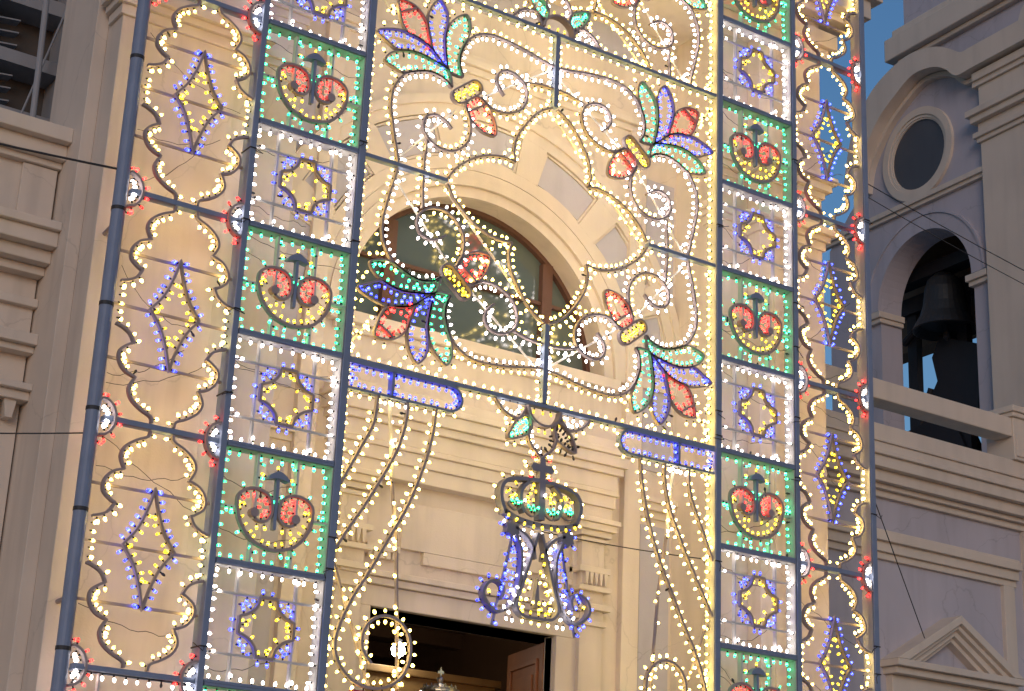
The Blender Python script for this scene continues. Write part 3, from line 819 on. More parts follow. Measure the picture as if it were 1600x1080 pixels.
def loose_wires(q, n, w=0.5, h=0.48):
    for _ in range(n):
        x0, z0, x1, z1 = -w, random.uniform(-h, h), random.uniform(0.1, w), random.uniform(-h, h)
        z1 = z0 + (z1 - z0) * 0.5
        sg = random.uniform(0.02, 0.12); ph = random.uniform(0, 6)
        MB().tube([(x0 + (x1 - x0) * i / 12, 0.11 + 0.02 * sin(ph + i), z0 + (z1 - z0) * i / 12 - sg * 4 * (i / 12) * (1 - i / 12) + 0.012 * sin(ph * 2 + i * 1.7)) for i in range(13)], 0.003, 4).build('loose_wire', M['cable'], q)
kg = kw = 0
for r_ in range(-1, 7):
    c = ((L1 + L2) / 2, 0, Z(r_ + 0.5))
    if r_ % 2 == 0:
        loose_wires(green_panel(c, f'{ORD[kg]} green bulb panel with red cup motif in the left tile column'), 2); kg += 1
    else:
        loose_wires(white_panel(c, f'{ORD[kw]} white bulb panel with yellow star in the left tile column'), 2); kw += 1
kg = kw = 0
for r_ in range(-3, 6):
    c = ((R1 + R2) / 2, 0, Z(r_ + 0.5))
    if r_ % 2 == 1:
        loose_wires(green_panel(c, f'{ORD[kg]} green bulb panel with red cup motif in the right tile column'), 2); kg += 1
    else:
        loose_wires(white_panel(c, f'{ORD[kw]} white bulb panel with yellow star in the right tile column'), 2); kw += 1
q = thing('base_light_panel', 'row of white bulbs under the lowest scalloped light at the lower left', 'light panel', ((L0 + L1) / 2, 0, Z(6.5)))
rails(q, 'white', 0.50)
MB().box(-0.29, -0.272, 0.055, 0.10, -0.471, 0.471).build('upright_lath', M['white_strip'], q)

# ------------------------------------------------------------------ scalloped outer panels
SC = [[(0.10, 0.968), (0.115, 0.915), (0.21, 0.868), (0.298, 0.80), (0.33, 0.712), (0.285, 0.612)],
      [(0.285, 0.612), (0.383, 0.572), (0.443, 0.49), (0.44, 0.403), (0.37, 0.342), (0.33, 0.325)],
      [(0.33, 0.325), (0.372, 0.252), (0.442, 0.208), (0.505, 0.188)]]
STAR4 = [(0, 0.5), (0.045, 0.32), (0.12, 0.14), (0.225, 0)]
def scallop(loc, label, w2=0.505):
    q = thing('scalloped_light_panel', label, 'light panel', loc, 'scalloped yellow light panels with a blue diamond')
    for sx in (-1, 1):
        for sz in (-1, 1):
            full = []
            for s3 in SC:
                P = smooth(mir(s3, sx, sz), 4); full += P[1 if full else 0:]
            MB().ribbon(full, 0.022, 0.03, 0.07).build('scalloped_lath', M['strip'], q)
            string(q, 'yellow', full, -sx * sz, 0.068, 0.013)
        string(q, 'yellow', [(sx * w2, -0.17), (sx * w2, 0.17)], sx, 0.062, 0.0)
    dia = []
    for sx, sz, rv in ((1, 1, False), (1, -1, True), (-1, -1, False), (-1, 1, True)):
        a = smooth(mir(STAR4, sx, sz), 4)
        dia += (a[::-1] if rv else a)[:-1]
    MB().ribbon(dia, 0.019, 0.03, 0.065, True).build('diamond_outline', M['strip'], q)
    string(q, 'blue', dia, -inner(dia), 0.080, 0.013, closed=True)
    for sx in (-1, 1):
        for sz in (-1, 1):
            string(q, 'amber', smooth(mir(STAR4, sx, sz), 4)[4:], sx * sz * -1, 0.078, 0.013)
            bulb(q, 'blue', sx * 0.012, sz * 0.475, sx, 0.1 * sz)
        bulb(q, 'amber', sx * 0.19, 0.0, -sx, 0.3); bulb(q, 'amber', sx * 0.03, 0.30 * sx, 0, -sx); bulb(q, 'amber', sx * 0.19, 0.01, -sx, -0.3)
    if loc[0] > 3: MB().box(w2 + 0.018, w2 + 0.024, 0.01, PD - 0.02, -0.96, 0.96).build('inner_lining', M['lining'], q)
    tilt(q, 0.012)
    for z in (0.47, 0, -0.47):
        MB().box(-w2 - 0.03, w2 + 0.0, 0.09, 0.112, z - 0.011, z + 0.011).build('cross_lath', M['strip'], q)
    return q
for x, w2, rows, side in ((0.5 * (L0 + L1), 0.505, (0, 2, 4), 'left'), (0.5 * (R2 + R3), 0.505, (-4, -2, 0, 2, 4), 'right')):
    for k, r_ in enumerate(rows):
        loose_wires(scallop((x, 0, Z(r_ + 1)), f'{ORD[k]} scalloped yellow outline with blue and yellow diamond at the {side} edge'), 3, 0.5, 0.9)
    for k, r_ in enumerate([rows[0]] + [a + 2 for a in rows]):
        if side == 'right' and r_ in (-4, 6): continue
        hb = thing('frame_bar', f'bar across the {side} outer column {"above" if r_ < rows[-1] + 2 else "below"} the {ORD[min(k, len(rows) - 1)]} scalloped light', 'bar', (x, 0, Z(r_)), BARG)
        MB().box(-0.51, 0.51, 0.03, 0.12, -0.024, 0.024).build('bar_tube', M['steel'], hb, 0.004)

# half flowers of red and white bulbs where the bars meet the poles
def half_flower(x, row, s_, label):
    q = thing('corner_light_flower', label, 'light ornament', (x, 0, Z(row)), 'red and white half flowers on the poles')
    tilt(q, 0.05)
    arc = [(s_ * 0.125 * cos(a), 0.155 * sin(a)) for a in [-pi / 2 + pi * i / 14 for i in range(15)]]
    MB().ribbon(arc, 0.02, 0.0, 0.06).build('arc_lath', M['strip'], q)
    string(q, 'red', arc, -s_, 0.072, 0.012, 0.03)
    for a in (-1.1, -0.75, -0.4, 0.4, 0.75, 1.1):
        bulb(q, 'white', s_ * 0.10 * cos(a), 0.13 * sin(a), -s_ * cos(a), -sin(a), 0.03)
    for z in (-0.06, 0.06):
        bulb(q, 'white', s_ * 0.0, z, s_, z * 4, 0.03)
    for z in (-0.2, 0.2):
        bulb(q, 'red', 0, z, s_, z, 0.06)
    return q
for nm, x, s_, rows, txt in (('L0', L0 + 0.0, 1, (0, 2, 4, 6), 'left edge pole'), ('L1', L1 - 0.034, -1, (0, 2, 4, 6), 'pole left of the left tile column'),
                             ('R2', R2 + 0.034, 1, (-2, 0, 2, 4), 'pole right of the right tile column'), ('R3', R3 - 0.012, -1, (-2, 0, 2, 4), 'right edge pole')):
    for k, r_ in enumerate(rows):
        half_flower(x, r_, s_, f'{ORD[k]} red and white half flower on the {txt}')

# ------------------------------------------------------------------ the big flower ornament, one quarter after another
QA = [(1.236, 0.991), (1.318, 1.051), (1.462, 1.079), (1.593, 1.05), (1.74, 0.986), (1.815, 0.908), (1.87, 0.811), (1.893, 0.745), (1.902, 0.628), (1.894, 0.528), (1.871, 0.423), (1.842, 0.284), (1.808, 0.166), (1.78, 0.028)]
QB = [(1.118, 1.147), (1.152, 1.223), (1.166, 1.326), (1.150, 1.409), (1.11, 1.511), (1.049, 1.601), (0.968, 1.666), (0.864, 1.708), (0.74, 1.722), (0.544, 1.711), (0.356, 1.685), (0.187, 1.652), (0.034, 1.629)]
QC = [(0.034, 1.379), (0.208, 1.365), (0.374, 1.325)]
QCS = [(0.62, 1.107), (0.688, 1.174), (0.718, 1.25), (0.697, 1.33), (0.627, 1.383), (0.527, 1.388), (0.429, 1.349), (0.365, 1.284), (0.343, 1.191), (0.369, 1.083), (0.431, 1.002), (0.536, 0.939), (0.642, 0.91), (0.748, 0.911), (0.813, 0.939), (0.897, 0.996)]
QD = [(1.478, 0.351), (1.486, 0.227), (1.494, 0.131), (1.496, 0.028)]
QDS = [(1.207, 0.557), (1.277, 0.612), (1.36, 0.645), (1.428, 0.639), (1.497, 0.602), (1.527, 0.524), (1.522, 0.452), (1.483, 0.39), (1.42, 0.342), (1.338, 0.313), (1.224, 0.314), (1.125, 0.358), (1.047, 0.436), (1.006, 0.525), (0.997, 0.623), (1.013, 0.715), (1.051, 0.799), (1.069, 0.835)]
QBUD = [(1.064, 0.881), (1.039, 0.803), (1.002, 0.728), (0.926, 0.666), (0.83, 0.629), (0.709, 0.632), (0.699, 0.717), (0.735, 0.824), (0.804, 0.917), (0.891, 0.976), (0.957, 0.983)]
QG1 = [(1.236, 0.991), (1.318, 1.051), (1.462, 1.079), (1.593, 1.05), (1.74, 0.986), (1.848, 0.977), (1.959, 1.008), (2.001, 1.044), (1.931, 1.141), (1.778, 1.211), (1.635, 1.231), (1.494, 1.215), (1.367, 1.189), (1.275, 1.15)]
QG2 = [(1.275, 1.15), (1.31, 1.229), (1.333, 1.355), (1.345, 1.478), (1.333, 1.581), (1.287, 1.695), (1.21, 1.783), (1.116, 1.836), (1.073, 1.772), (1.06, 1.688), (1.091, 1.577), (1.145, 1.44), (1.169, 1.326), (1.152, 1.223), (1.118, 1.147)]
QB1 = [(1.306, 1.174), (1.367, 1.189), (1.494, 1.215), (1.635, 1.231), (1.764, 1.216), (1.877, 1.187), (1.995, 1.242), (2.111, 1.311), (1.977, 1.377), (1.83, 1.411), (1.69, 1.398), (1.563, 1.365), (1.478, 1.315)]
QB2 = [(1.478, 1.315), (1.514, 1.4), (1.543, 1.498), (1.557, 1.599), (1.55, 1.71), (1.505, 1.816), (1.435, 1.891), (1.369, 1.837), (1.329, 1.76), (1.326, 1.662), (1.347, 1.507), (1.333, 1.355), (1.31, 1.229), (1.306, 1.174)]
QR = [(1.478, 1.315), (1.563, 1.365), (1.69, 1.398), (1.758, 1.394), (1.825, 1.465), (1.873, 1.584), (1.895, 1.723), (1.752, 1.734), (1.647, 1.684), (1.572, 1.603), (1.532, 1.502), (1.489, 1.356)]
QM1 = [(0.034, 1.155), (0.10, 1.122), (0.176, 1.075), (0.256, 0.998), (0.329, 0.904), (0.387, 0.815), (0.441, 0.721), (0.47, 0.614), (0.475, 0.513), (0.45, 0.428)]
QM2 = [(0.45, 0.428), (0.53, 0.438), (0.63, 0.436), (0.754, 0.409), (0.89, 0.354), (1.019, 0.268), (1.14, 0.155), (1.225, 0.03)]
def quarter(cz, sx, sz, label, half=False):
    q = thing('flower_light_ornament', label, 'light ornament', (CX, 0, cz), 'quarters of the big flower ornament')
    S = sx * sz                                        # mirroring flips left and right
    T = lambda p: mir(p, sx, sz)
    st = lambda kind, P, side, **k: string(q, kind, P, side * S, **k)
    A = lath(q, 'scroll_lath', T(QA)); B = lath(q, 'scroll_lath', T(QB))
    st('white', A[2:], -1); st('yellow', A[14:], 1, sp=0.082)
    st('white', B[2:], 1); st('yellow', B[18:], -1, sp=0.082)
    C = lath(q, 'scroll_lath', T(QC)); st('white', C, 1, sp=0.085); st('yellow', C, -1, sp=0.085)
    P = lath(q, 'spiral_lath', T(QCS)); k = len(P)
    st('white', P[2:], 1, sp=0.076); st('white', P[2:int(k * 0.5)], -1, sp=0.08); st('yellow', P[int(k * 0.5):], -1, sp=0.08)
    C = lath(q, 'scroll_lath', T(QD)); st('white', C, -1, sp=0.085); st('yellow', C, 1, sp=0.085)
    P = lath(q, 'spiral_lath', T(QDS)); k = len(P)
    st('white', P[2:], 1, sp=0.076) ; st('white', P[2:int(k * 0.45)], -1, sp=0.08); st('yellow', P[int(k * 0.5):], -1, sp=0.08)
    # gold band
    a, b_ = (1.215, 0.872), (0.91, 1.125)
    dx, dz = b_[0] - a[0], b_[1] - a[1]; l = math.hypot(dx, dz); dx /= l; dz /= l; nx, nz = -dz, dx
    R_ = 0.075; cap = []
    base = math.atan2(dz, dx)
    for c, s0 in ((b_, base - pi / 2), (a, base + pi / 2)):
        c2 = (c[0] - dx * R_ * (1 if c is b_ else -1), c[1] - dz * R_ * (1 if c is b_ else -1))
        cap += [(c2[0] + R_ * cos(s0 + pi * i / 8), c2[1] + R_ * sin(s0 + pi * i / 8)) for i in range(9)]
    cap = T(cap)
    MB().ribbon(cap, 0.018, 0.02, 0.07, True).build('gold_band', M['strip'], q)
    string(q, 'amber', cap, inner(cap), 0.075, 0.012, closed=True)
    string(q, 'amber', T([a, b_]), 1, 0.07, -0.03)
    for nm, pts, kind, sp in (('bud_petal', QBUD, 'red', 0.06), ('red_petal', QR, 'red', 0.066), ('green_petal', QG1, 'green', 0.074), ('green_petal', QG2, 'green', 0.074), ('blue_petal', QB1, 'blue', 0.07), ('blue_petal', QB2, 'blue', 0.07)):
        P = smooth(T(pts), 3, True)
        MB().ribbon(P, 0.016, 0.03, 0.07, True).build(nm, M['strip'], q)
        string(q, kind, P, inner(P), sp, 0.012, 0.055, closed=True)
    MB().ribbon(T([(1.02, 0.80), (0.83, 0.945)]), 0.02, 0.03, 0.085).build('petal_lath', M['strip'], q)
    MB().ribbon(T([(1.87, 1.60), (1.70, 1.70)]), 0.02, 0.03, 0.085).build('petal_lath', M['strip'], q)
    st('red', T([(1.02, 0.80), (0.83, 0.945)]), 1, sp=0.07); st('red', T([(1.86, 1.60), (1.70, 1.70)]), 1, sp=0.07)
    # yellow round the petals
    for pts, sd in ((QB1[6:9], 1), (QR[4:8], 1), (QB2[4:8], 1), (QG2[5:10], 1), (QG1[5:9], 1), (QBUD[3:9], 1)):
        P = smooth(T(pts), 3); st('yellow', P, -sd if area(QB1) > 0 else sd, sp=0.085, off=0.03)
    # inner lobed outline
    for pts in (QM1, QM2):
        P = lath(q, 'lobed_lath', T(pts))
        st('yellow', P, -1, sp=0.078); st('yellow', P, 1, sp=0.085, skip=0.1)
    # braces behind, with their own bulbs
    for p0, p1, kind in (((0.05, 1.60), (0.86, 1.02), 'white'), ((1.77, 0.08), (1.14, 0.80), 'white')):
        p0, p1 = T([p0, p1])
        MB().tube([(p0[0], 0.13, p0[1]), (p1[0], 0.10, p1[1])], 0.011, 6).build('brace', M['white_strip'], q)
        for t in (0.06, 0.3, 0.52, 0.75, 0.92):
            x, z = p0[0] + (p1[0] - p0[0]) * t, p0[1] + (p1[1] - p0[1]) * t
            bulb(q, kind, x, z, sx * 0.7, sz * 0.7, 0.10); bulb(q, kind, x + 0.02, z, -sx * 0.7, -sz * 0.3, 0.10)
    p0, p1 = T([(2.13, 1.86), (1.93, 1.60)])
    MB().tube([(p0[0], 0.13, p0[1]), (p1[0], 0.10, p1[1])], 0.011, 6).build('brace', M['white_strip'], q)
    for t in (0.1, 0.5, 0.9):
        x, z = p0[0] + (p1[0] - p0[0]) * t, p0[1] + (p1[1] - p0[1]) * t
        for _ in range(3): bulb(q, 'yellow', x, z, random.uniform(-1, 1), random.uniform(-1, 1), 0.10)
    p0, p1 = T([(1.22, 0.02), (0.02, 1.14)])
    if (sx, sz) == (-1, -1) or (sx, sz) == (1, 1):
        MB().tube([(p0[0], 0.13, p0[1]), (p1[0], 0.13, p1[1])], 0.013, 6).build('brace', M['white_strip'], q)
        n = 16
        for i in range(n):
            t = (i + 0.5) / n
            bulb(q, 'yellow', p0[0] + (p1[0] - p0[0]) * t, p0[1] + (p1[1] - p0[1]) * t, -0.7 * sx, (-0.7 if i % 2 else 0.7) * sz, 0.12)
    return q
quarter(Z(1), -1, 1, 'upper left quarter of the big flower ornament above the half round window')
quarter(Z(1), 1, 1, 'upper right quarter of the big flower ornament above the half round window')
quarter(Z(1), -1, -1, 'lower left quarter of the big flower ornament over the half round window')
quarter(Z(1), 1, -1, 'lower right quarter of the big flower ornament over the half round window')
quarter(Z(-1), 1, 1, 'partial flower ornament cut off by the top edge right of the upper flower')

# small flower on the top bar, hanging flower under the lower bar
def bar_flower(cz, sz, label, dead=False):
    q = thing('small_light_flower', label, 'light ornament', (CX, 0, cz), 'small flowers at the middle of the bars')
    T = lambda p, s_=1: mir(p, s_, -sz)
    arc = [(0.19 * cos(a), -0.03 - 0.175 * sin(a)) for a in [pi * i / 14 for i in range(15)]]
    P = T(arc); MB().ribbon(P, 0.024, 0.0, 0.085).build('gold_disc', M['strip'], q)
    string(q, 'amber', P, (-1 if sz < 0 else 1) * -1 * -1 * (-1), 0.075, 0.012)
    string(q, 'amber', T([(-0.15, -0.03), (0.15, -0.03)]), -1 if sz < 0 else 1, 0.09, 0.0)
    for s_ in (-1, 1):
        lf = T([(0.56, -0.03), (0.47, -0.125), (0.36, -0.175), (0.27, -0.165), (0.20, -0.05)], s_)
        P = lath(q, 'white_petal', lf, 0.022)
        sd = s_ * -1 * (1 if sz < 0 else -1)
        string(q, 'white', P[2:], sd, 0.07, 0.012); string(q, 'white', T([(0.25, -0.03), (0.5, -0.03)], s_), -1 if sz < 0 else 1, 0.08, 0)
        string(q, 'yellow', P[:12], -sd, 0.075, 0.012)
        unl = dead and s_ == 1
        gl = T([(0.165, -0.13), (0.31, -0.20), (0.395, -0.39), (0.21, -0.335), (0.135, -0.25)], s_)
        P = smooth(gl, 4, True); MB().ribbon(P, 0.018, 0.02, 0.075, True).build('leaf', M['strip'], q)
        string(q, 'unlit' if unl else 'green', P, inner(P), 0.055, 0.012, closed=True)
        string(q, 'unlit' if unl else 'yellow', P[2:15], -inner(P), 0.07, 0.02)
        cp = T([(0.15, -0.22), (0.165, -0.31), (0.12, -0.415), (0.0, -0.515)], s_)
        P = lath(q, 'centre_petal', cp, 0.022)
        string(q, 'unlit' if unl else 'white', P, sd, 0.07, 0.012)
        string(q, 'yellow', P[5:], -sd, 0.075, 0.012)
    return q
bar_flower(Z(-1), 1, 'small flower of green and white bulbs standing on the top bar')
bar_flower(Z(3), -1, 'small flower hanging under the lower bar with one leaf unlit', True)

# ------------------------------------------------------------------ blue capsules and the sweeping scroll strips
def capsule(sx, label):
    q = thing('blue_light_capsule', label, 'light ornament', (CX, 0, Z(3)), 'blue capsules under the lower bar')
    T = lambda p: mir(p, sx, 1)
    top_, bot, xe = -0.028, -0.27, 1.07
    rr = (top_ - bot) / 2; zc = (top_ + bot) / 2
    P = T([(2.14, top_)] + [(xe - rr * sin(pi * i / 12) * 1.15, zc + rr * cos(pi * i / 12)) for i in range(13)] + [(2.14, bot)])
    MB().ribbon(P, 0.022, 0.02, 0.085).build('capsule_outline', M['steel'], q)
    s_ = 1 if sx > 0 else -1
    string(q, 'blue', P, s_, 0.078, 0.012, 0.05); string(q, 'yellow', P[4:], -s_, 0.10, 0.012, 0.05)
    MB().box(*sorted((sx * 1.665, sx * 1.69)), 0.02, 0.1, bot, top_).build('middle_lath', M['steel'], q)
    for z in (-0.07, -0.15, -0.23): bulb(q, 'blue', sx * 1.66, z, -sx, 0.1, 0.03)
    for z in (-0.08, -0.14, -0.2): bulb(q, 'blue', sx * 2.13, z, -sx, 0.1, 0.05)
    for z in (-0.1, -0.18): bulb(q, 'blue', sx * 2.11, z, -sx, 0.1, 0.03)
    return q
capsule(-1, 'blue bulb capsule under the bar left of the crown')
capsule(1, 'blue bulb capsule under the bar right of the crown')
def drape(sx, label):
    q = thing('scroll_light_strips', label, 'light ornament', (CX, 0, Z(4)), 'sweeping scrolls beside the crown')
    T = lambda p: mir(p, sx, 1)
    S1 = [(1.815, 0.72), (1.845, 0.457), (1.965, 0.195), (2.09, -0.06), (2.14, -0.17)]
    S2 = [(1.505, 0.72), (1.51, 0.55), (1.58, 0.271), (1.722, -0.021), (1.885, -0.313), (2.03, -0.545), (2.135, -0.73)]
    S3 = [(1.20, 0.72), (1.225, 0.46), (1.30, 0.146), (1.441, -0.233), (1.61, -0.552), (1.776, -0.863), (1.92, -1.107), (2.025, -1.343), (2.066, -1.511), (2.045, -1.64), (1.967, -1.755), (1.835, -1.842), (1.66, -1.868), (1.487, -1.82), (1.367, -1.706), (1.315, -1.545), (1.34, -1.38), (1.445, -1.265), (1.597, -1.235), (1.735, -1.30), (1.805, -1.43), (1.79, -1.557), (1.70, -1.66)]
    for pts in (S1, S2, S3):
        P = lath(q, 'scroll_lath', T(pts), 0.024)
        string(q, 'yellow', P, 1, 0.09, 0.012); string(q, 'yellow', P[2:], -1, 0.09, 0.012)
    for p0, p1, k in (((1.66, 0.70), (1.585, 0.02), 'white'), ((1.585, 0.0), (1.49, -0.6), 'yellow'), ((1.49, -0.62), (1.39, -1.84), 'yellow'), ((2.12, -0.80), (1.675, -1.86), 'yellow')):
        a, b_ = T([p0, p1])
        MB().tube([(a[0], 0.10, a[1]), (b_[0], 0.10, b_[1])], 0.017, 8).build('brace', M['white_strip'] if k == 'white' else M['strip'], q)
        for t in ((0.05, 0.3, 0.6, 0.9) if p0[1] > -0.61 else (0.02, 0.22, 0.45, 0.62, 0.7, 0.78, 0.86, 0.94)):
            bulb(q, k, a[0] + (b_[0] - a[0]) * t, a[1] + (b_[1] - a[1]) * t, random.uniform(-1, 1), random.uniform(-1, 1), 0.09)
    for t in range(5): bulb(q, 'white', sx * (1.52 + t * 0.07), 0.71, 0.1, -1, 0.06)
    return q
drape(-1, 'long sweeping scroll strips left of the crown ending in a spiral by the door')
drape(1, 'long sweeping scroll strips right of the crown ending in a spiral')
q = thing('red_light_plate', 'red plate of the ornament under the left spiral by the door', 'light ornament', (CX - 1.62, 0, Z(4) - 1.96))
MB().box(-0.25, 0.2, 0.02, 0.1, -0.14, 0.06).build('plate_board', plain('red board', (0.45, 0.02, 0.05)), q, 0.01)
for x in (-0.18, -0.06, 0.06, 0.16): bulb(q, 'red', x, 0.0, 0.1, -1, 0.0)

# ------------------------------------------------------------------ crown and monogram hanging in the middle
q = thing('crown_monogram_pendant', 'hanging crown with green stones over a blue and white letter M monogram', 'light ornament', (CX, 0, Z(4)))
W_ = 0.036
top_c = [(-0.40, -0.12), (-0.455, 0.02), (-0.45, 0.13), (-0.38, 0.205), (-0.22, 0.24), (0, 0.255), (0.22, 0.24), (0.38, 0.205), (0.45, 0.13), (0.455, 0.02), (0.40, -0.12)]
P = smooth(top_c, 4); MB().ribbon(P, W_, 0, 0.1).build('crown_outline', M['letter'], q); string(q, 'yellow', P, 1, 0.10, 0.025)
MB().box(-0.035, 0.035, 0, 0.08, -0.12, 0.24).build('crown_rib', M['letter'], q)
for s_ in (-1, 1):
    P = smooth(mir([(0.14, 0.23), (0.225, 0.14), (0.235, 0.02), (0.19, -0.08)], s_), 4); MB().ribbon(P, 0.032, 0, 0.08).build('crown_rib', M['letter'], q)
    for x, z in ((0.33, 0.10), (0.36, 0.04), (0.31, 0.02), (0.34, 0.14), (0.14, 0.11), (0.12, 0.06), (0.16, 0.04), (0.13, 0.15)):
        bulb(q, 'amber', s_ * x, z, s_ * random.uniform(-1, 1), random.uniform(-1, 1), 0.03)
    for x in (0.115, 0.305):
        z = -0.055 + (0.03 if x > 0.2 else 0)
        lob = [(s_ * x + 0.062 * cos(a) * (1 + 0.25 * cos(2 * a)), z + 0.05 * sin(a)) for a in [2 * pi * i / 18 for i in range(18)]]
        MB().ribbon(lob, 0.012, -0.006, 0.014, True).build('stone_setting', M['strip'], q)
        for k, e in ((-0.035, 0.0), (-0.012, -0.022), (0.012, -0.022), (0.035, 0.0), (0.0, 0.012)): bulb(q, 'green', s_ * x + k, z + e, k * 10, 0.7, -0.02)
    bulb(q, 'white', s_ * 0.2, 0.0, 0.2, 0.6, 0.0)
bulb(q, 'white', 0.0, 0.08, 0.1, 0.2, -0.01)
for s_ in (-1, 1):
    for x, z in ((0.38, 0.12), (0.29, 0.15), (0.36, -0.01), (0.10, 0.16), (0.10, 0.02), (0.18, 0.09), (0.08, 0.10)):
        bulb(q, 'amber', s_ * x, z, random.uniform(-1, 1), random.uniform(-0.5, 1), 0.0)
band = smooth([(-0.41, -0.10), (-0.25, -0.155), (0, -0.175), (0.25, -0.155), (0.41, -0.10)], 4)
MB().ribbon(band, 0.05, 0, 0.08).build('crown_band', M['letter'], q)
string(q, 'amber', [(x, z + 0.015) for x, z in band], -1, 0.09, 0.0, -0.01)
string(q, 'white', band, -1, 0.11, 0.035)
cr = [(-0.035, 0.25), (0.035, 0.25), (0.03, 0.345), (0.11, 0.34), (0.135, 0.38), (0.11, 0.42), (0.035, 0.415), (0.03, 0.47), (0, 0.50), (-0.03, 0.47), (-0.035, 0.415), (-0.11, 0.42), (-0.135, 0.38), (-0.11, 0.34), (-0.03, 0.345)]
MB().prism(cr, 0.01, 0.08).build('cross', M['letter'], q)
for x, z in ((0.17, 0.38), (-0.17, 0.38), (0.09, 0.29), (-0.09, 0.29), (0.07, 0.47), (-0.07, 0.47)):
    bulb(q, 'yellow' if abs(x) > 0.1 else 'red', x * 0.8, z, 1 if x > 0 else -1, 0.1, 0.04)
    bulb(q, 'yellow', x * 0.8, z + 0.03, 1 if x > 0 else -1, 0.6, 0.06)
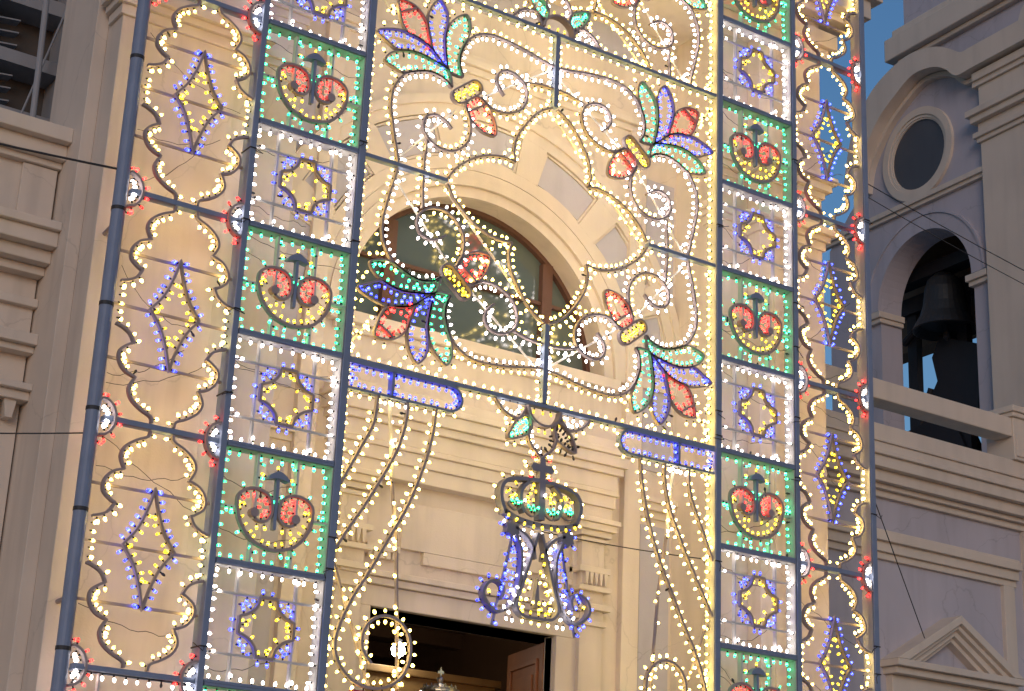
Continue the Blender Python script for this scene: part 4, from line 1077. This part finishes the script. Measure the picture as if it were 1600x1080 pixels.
for s_ in (-1, 1):
    T = lambda p: mir(p, s_, 1)
    st_ = [(s_ * 0.315 + (0.085 if i % 2 else 0.06) * cos(2 * pi * i / 12), -0.25 + (0.085 if i % 2 else 0.06) * sin(2 * pi * i / 12)) for i in range(12)]
    MB().prism(st_, 0.0, 0.08).build('star_boss', M['letter'], q)
    for a in (0.3, 1.2, -0.6): bulb(q, 'blue', s_ * (0.315 + 0.08 * cos(a)), -0.25 + 0.08 * sin(a), s_ * cos(a), sin(a), 0.04)
    Mx_ = smooth(T([(0.27, -0.30), (0.212, -0.42), (0.197, -0.55), (0.21, -0.72), (0.265, -0.885), (0.335, -0.99), (0.445, -1.04), (0.555, -0.975), (0.602, -0.885), (0.553, -0.79), (0.45, -0.76), (0.385, -0.82), (0.41, -0.92)]), 4)
    MB().ribbon(Mx_, 0.026, 0.0, 0.08).build('letter_stroke', M['letter'], q)
    k = len(Mx_)
    string(q, 'blue', Mx_[2:int(k * 0.4)], s_ * 1, 0.07, 0.02); string(q, 'white', Mx_[4:int(k * 0.45)], -s_, 0.085, 0.014)
    string(q, 'white', Mx_[int(k * 0.27):int(k * 0.5)], s_ * 1, 0.10, -0.01, -0.02)
    string(q, 'blue', Mx_[int(k * 0.5):int(k * 0.88)], -s_, 0.075, 0.018)
    for z in (-0.80, -0.86, -0.92, -0.84): bulb(q, 'blue', s_ * random.uniform(0.42, 0.47), z, s_ * random.uniform(-1, 1), 0.5, 0.0)
    bulb(q, 'amber', s_ * 0.52, -0.9, s_ * 0.2, 0.5, 0.03)
    Ax = smooth(T([(0.02, -0.245), (0.06, -0.38), (0.118, -0.57), (0.178, -0.76), (0.235, -0.935), (0.165, -1.035), (0.0, -1.045)]), 4)
    MB().ribbon(Ax, 0.026, 0.0, 0.08).build('letter_stroke', M['letter'], q)
    string(q, 'yellow', Ax[8:18], -s_ * 1 * -1 * -1, 0.085, 0.02); string(q, 'amber', Ax[10:], s_ * -1, 0.085, 0.02)
    string(q, 'white', Ax[6:16], s_, 0.13, 0.02)
    Xx = smooth(T([(0.285, -0.235), (0.16, -0.29), (0.075, -0.385), (0.05, -0.5)]), 4)
    MB().ribbon(Xx, 0.026, 0.0, 0.08).build('letter_stroke', M['letter'], q)
    string(q, 'white', Xx, s_, 0.07, 0.02)
    string(q, 'blue', Xx, s_, 0.1, 0.05)
    MB().tube([(s_ * 0.28, 0.06, -0.30), (s_ * 0.465, 0.06, -1.155)], 0.014, 6).build('side_rod', M['letter'], q)
    for t in (0.03, 0.06, 0.12, 0.2, 0.3, 0.4, 0.5, 0.6, 0.7, 0.78, 0.86, 0.95): bulb(q, 'blue', s_ * (0.28 + 0.185 * t), -0.30 - 0.855 * t, s_ * random.uniform(-1, 1), random.uniform(-1, 1), 0.05)
    string(q, 'blue', T([(0.30, -0.4), (0.40, -0.86)]), s_ * -1, 0.10, 0.0, 0.06)
    for x in (0.05, 0.15, 0.25, 0.33): bulb(q, 'yellow' if x < 0.2 else 'white', s_ * x, -1.05, 0.1, -1, 0.05)
    for x, z in ((0.06, -0.68), (0.10, -0.80), (0.08, -0.86), (0.13, -0.93), (0.06, -0.93)): bulb(q, 'yellow', s_ * x, z, s_ * random.uniform(-1, 1), random.uniform(-1, 1), 0.04)
for z in (-0.5, -0.58, -0.66, -0.95, -1.0): bulb(q, 'amber', random.uniform(-0.02, 0.02), z, 0.1, 1, -0.02)
MB().prism([(-0.035, -0.95), (0, -0.66), (0.035, -0.95)], 0.02, 0.07).build('letter_stroke', M['letter'], q)
MB().tube([(0, 0.05, 0.48), (0, 0.05, 0.60)], 0.01, 6).build('hanger', M['cable'], q)

# ------------------------------------------------------------------ ties and cables
TIE = 'tie rods between the left pole and the wall'
for z, lab in ((7.20, 'upper short tie rod from the left pole back to the wall'), (4.03, 'lower short tie rod from the left pole back to the wall')):
    tag(MB().tube([(L0 - 0.06, 0.04, z), (L0 - 0.02, 0.42, z + 0.01)], 0.02, 8).build('tie_rod', M['strip']), lab, 'rod', TIE)
def cable(pts, r, lab, n=14, sag=0.0):
    P = []
    for a, b_ in zip(pts, pts[1:]):
        for i in range(n): P.append(tuple(a[k] + (b_[k] - a[k]) * i / n - (sag * 4 * (i / n) * (1 - i / n) if k == 2 else 0) for k in range(3)))
    P.append(pts[-1])
    tag(MB().tube(P, r, 6).build('cable', M['cable']), lab, 'cable', 'cables of the light frame')
cable([(L0 - 0.06, 0.04, 7.66), (-6.5, 0.6, 7.75)], 0.010, 'black cable from the left pole out to the left edge', sag=0.06)
cable([(L0 - 0.06, 0.04, 5.35), (-5.0, 1.3, 5.2)], 0.006, 'thin cable from the lower left pole to the left wing', sag=0.05)
cable([(R3 + 0.03, 0.05, 10.15), (14.5, -1.0, 8.6)], 0.006, 'upper black cable from the right pole past the tower arch', sag=0.15)
cable([(R3 + 0.03, 0.05, 9.98), (14.5, -1.1, 8.45)], 0.005, 'lower black cable from the right pole past the tower arch', sag=0.2)
cable([(R3 + 0.05, 0.05, 6.45), (8.4, 1.0, 5.2)], 0.006, 'thin tie wire from the right pole to the right wing', sag=0.0)
cable([(2.9, 1.0, 5.55), (4.8, 0.6, 5.5)], 0.006, 'thin wire across the wall right of the crown', sag=0.02)
print('bulbs', NB[0])
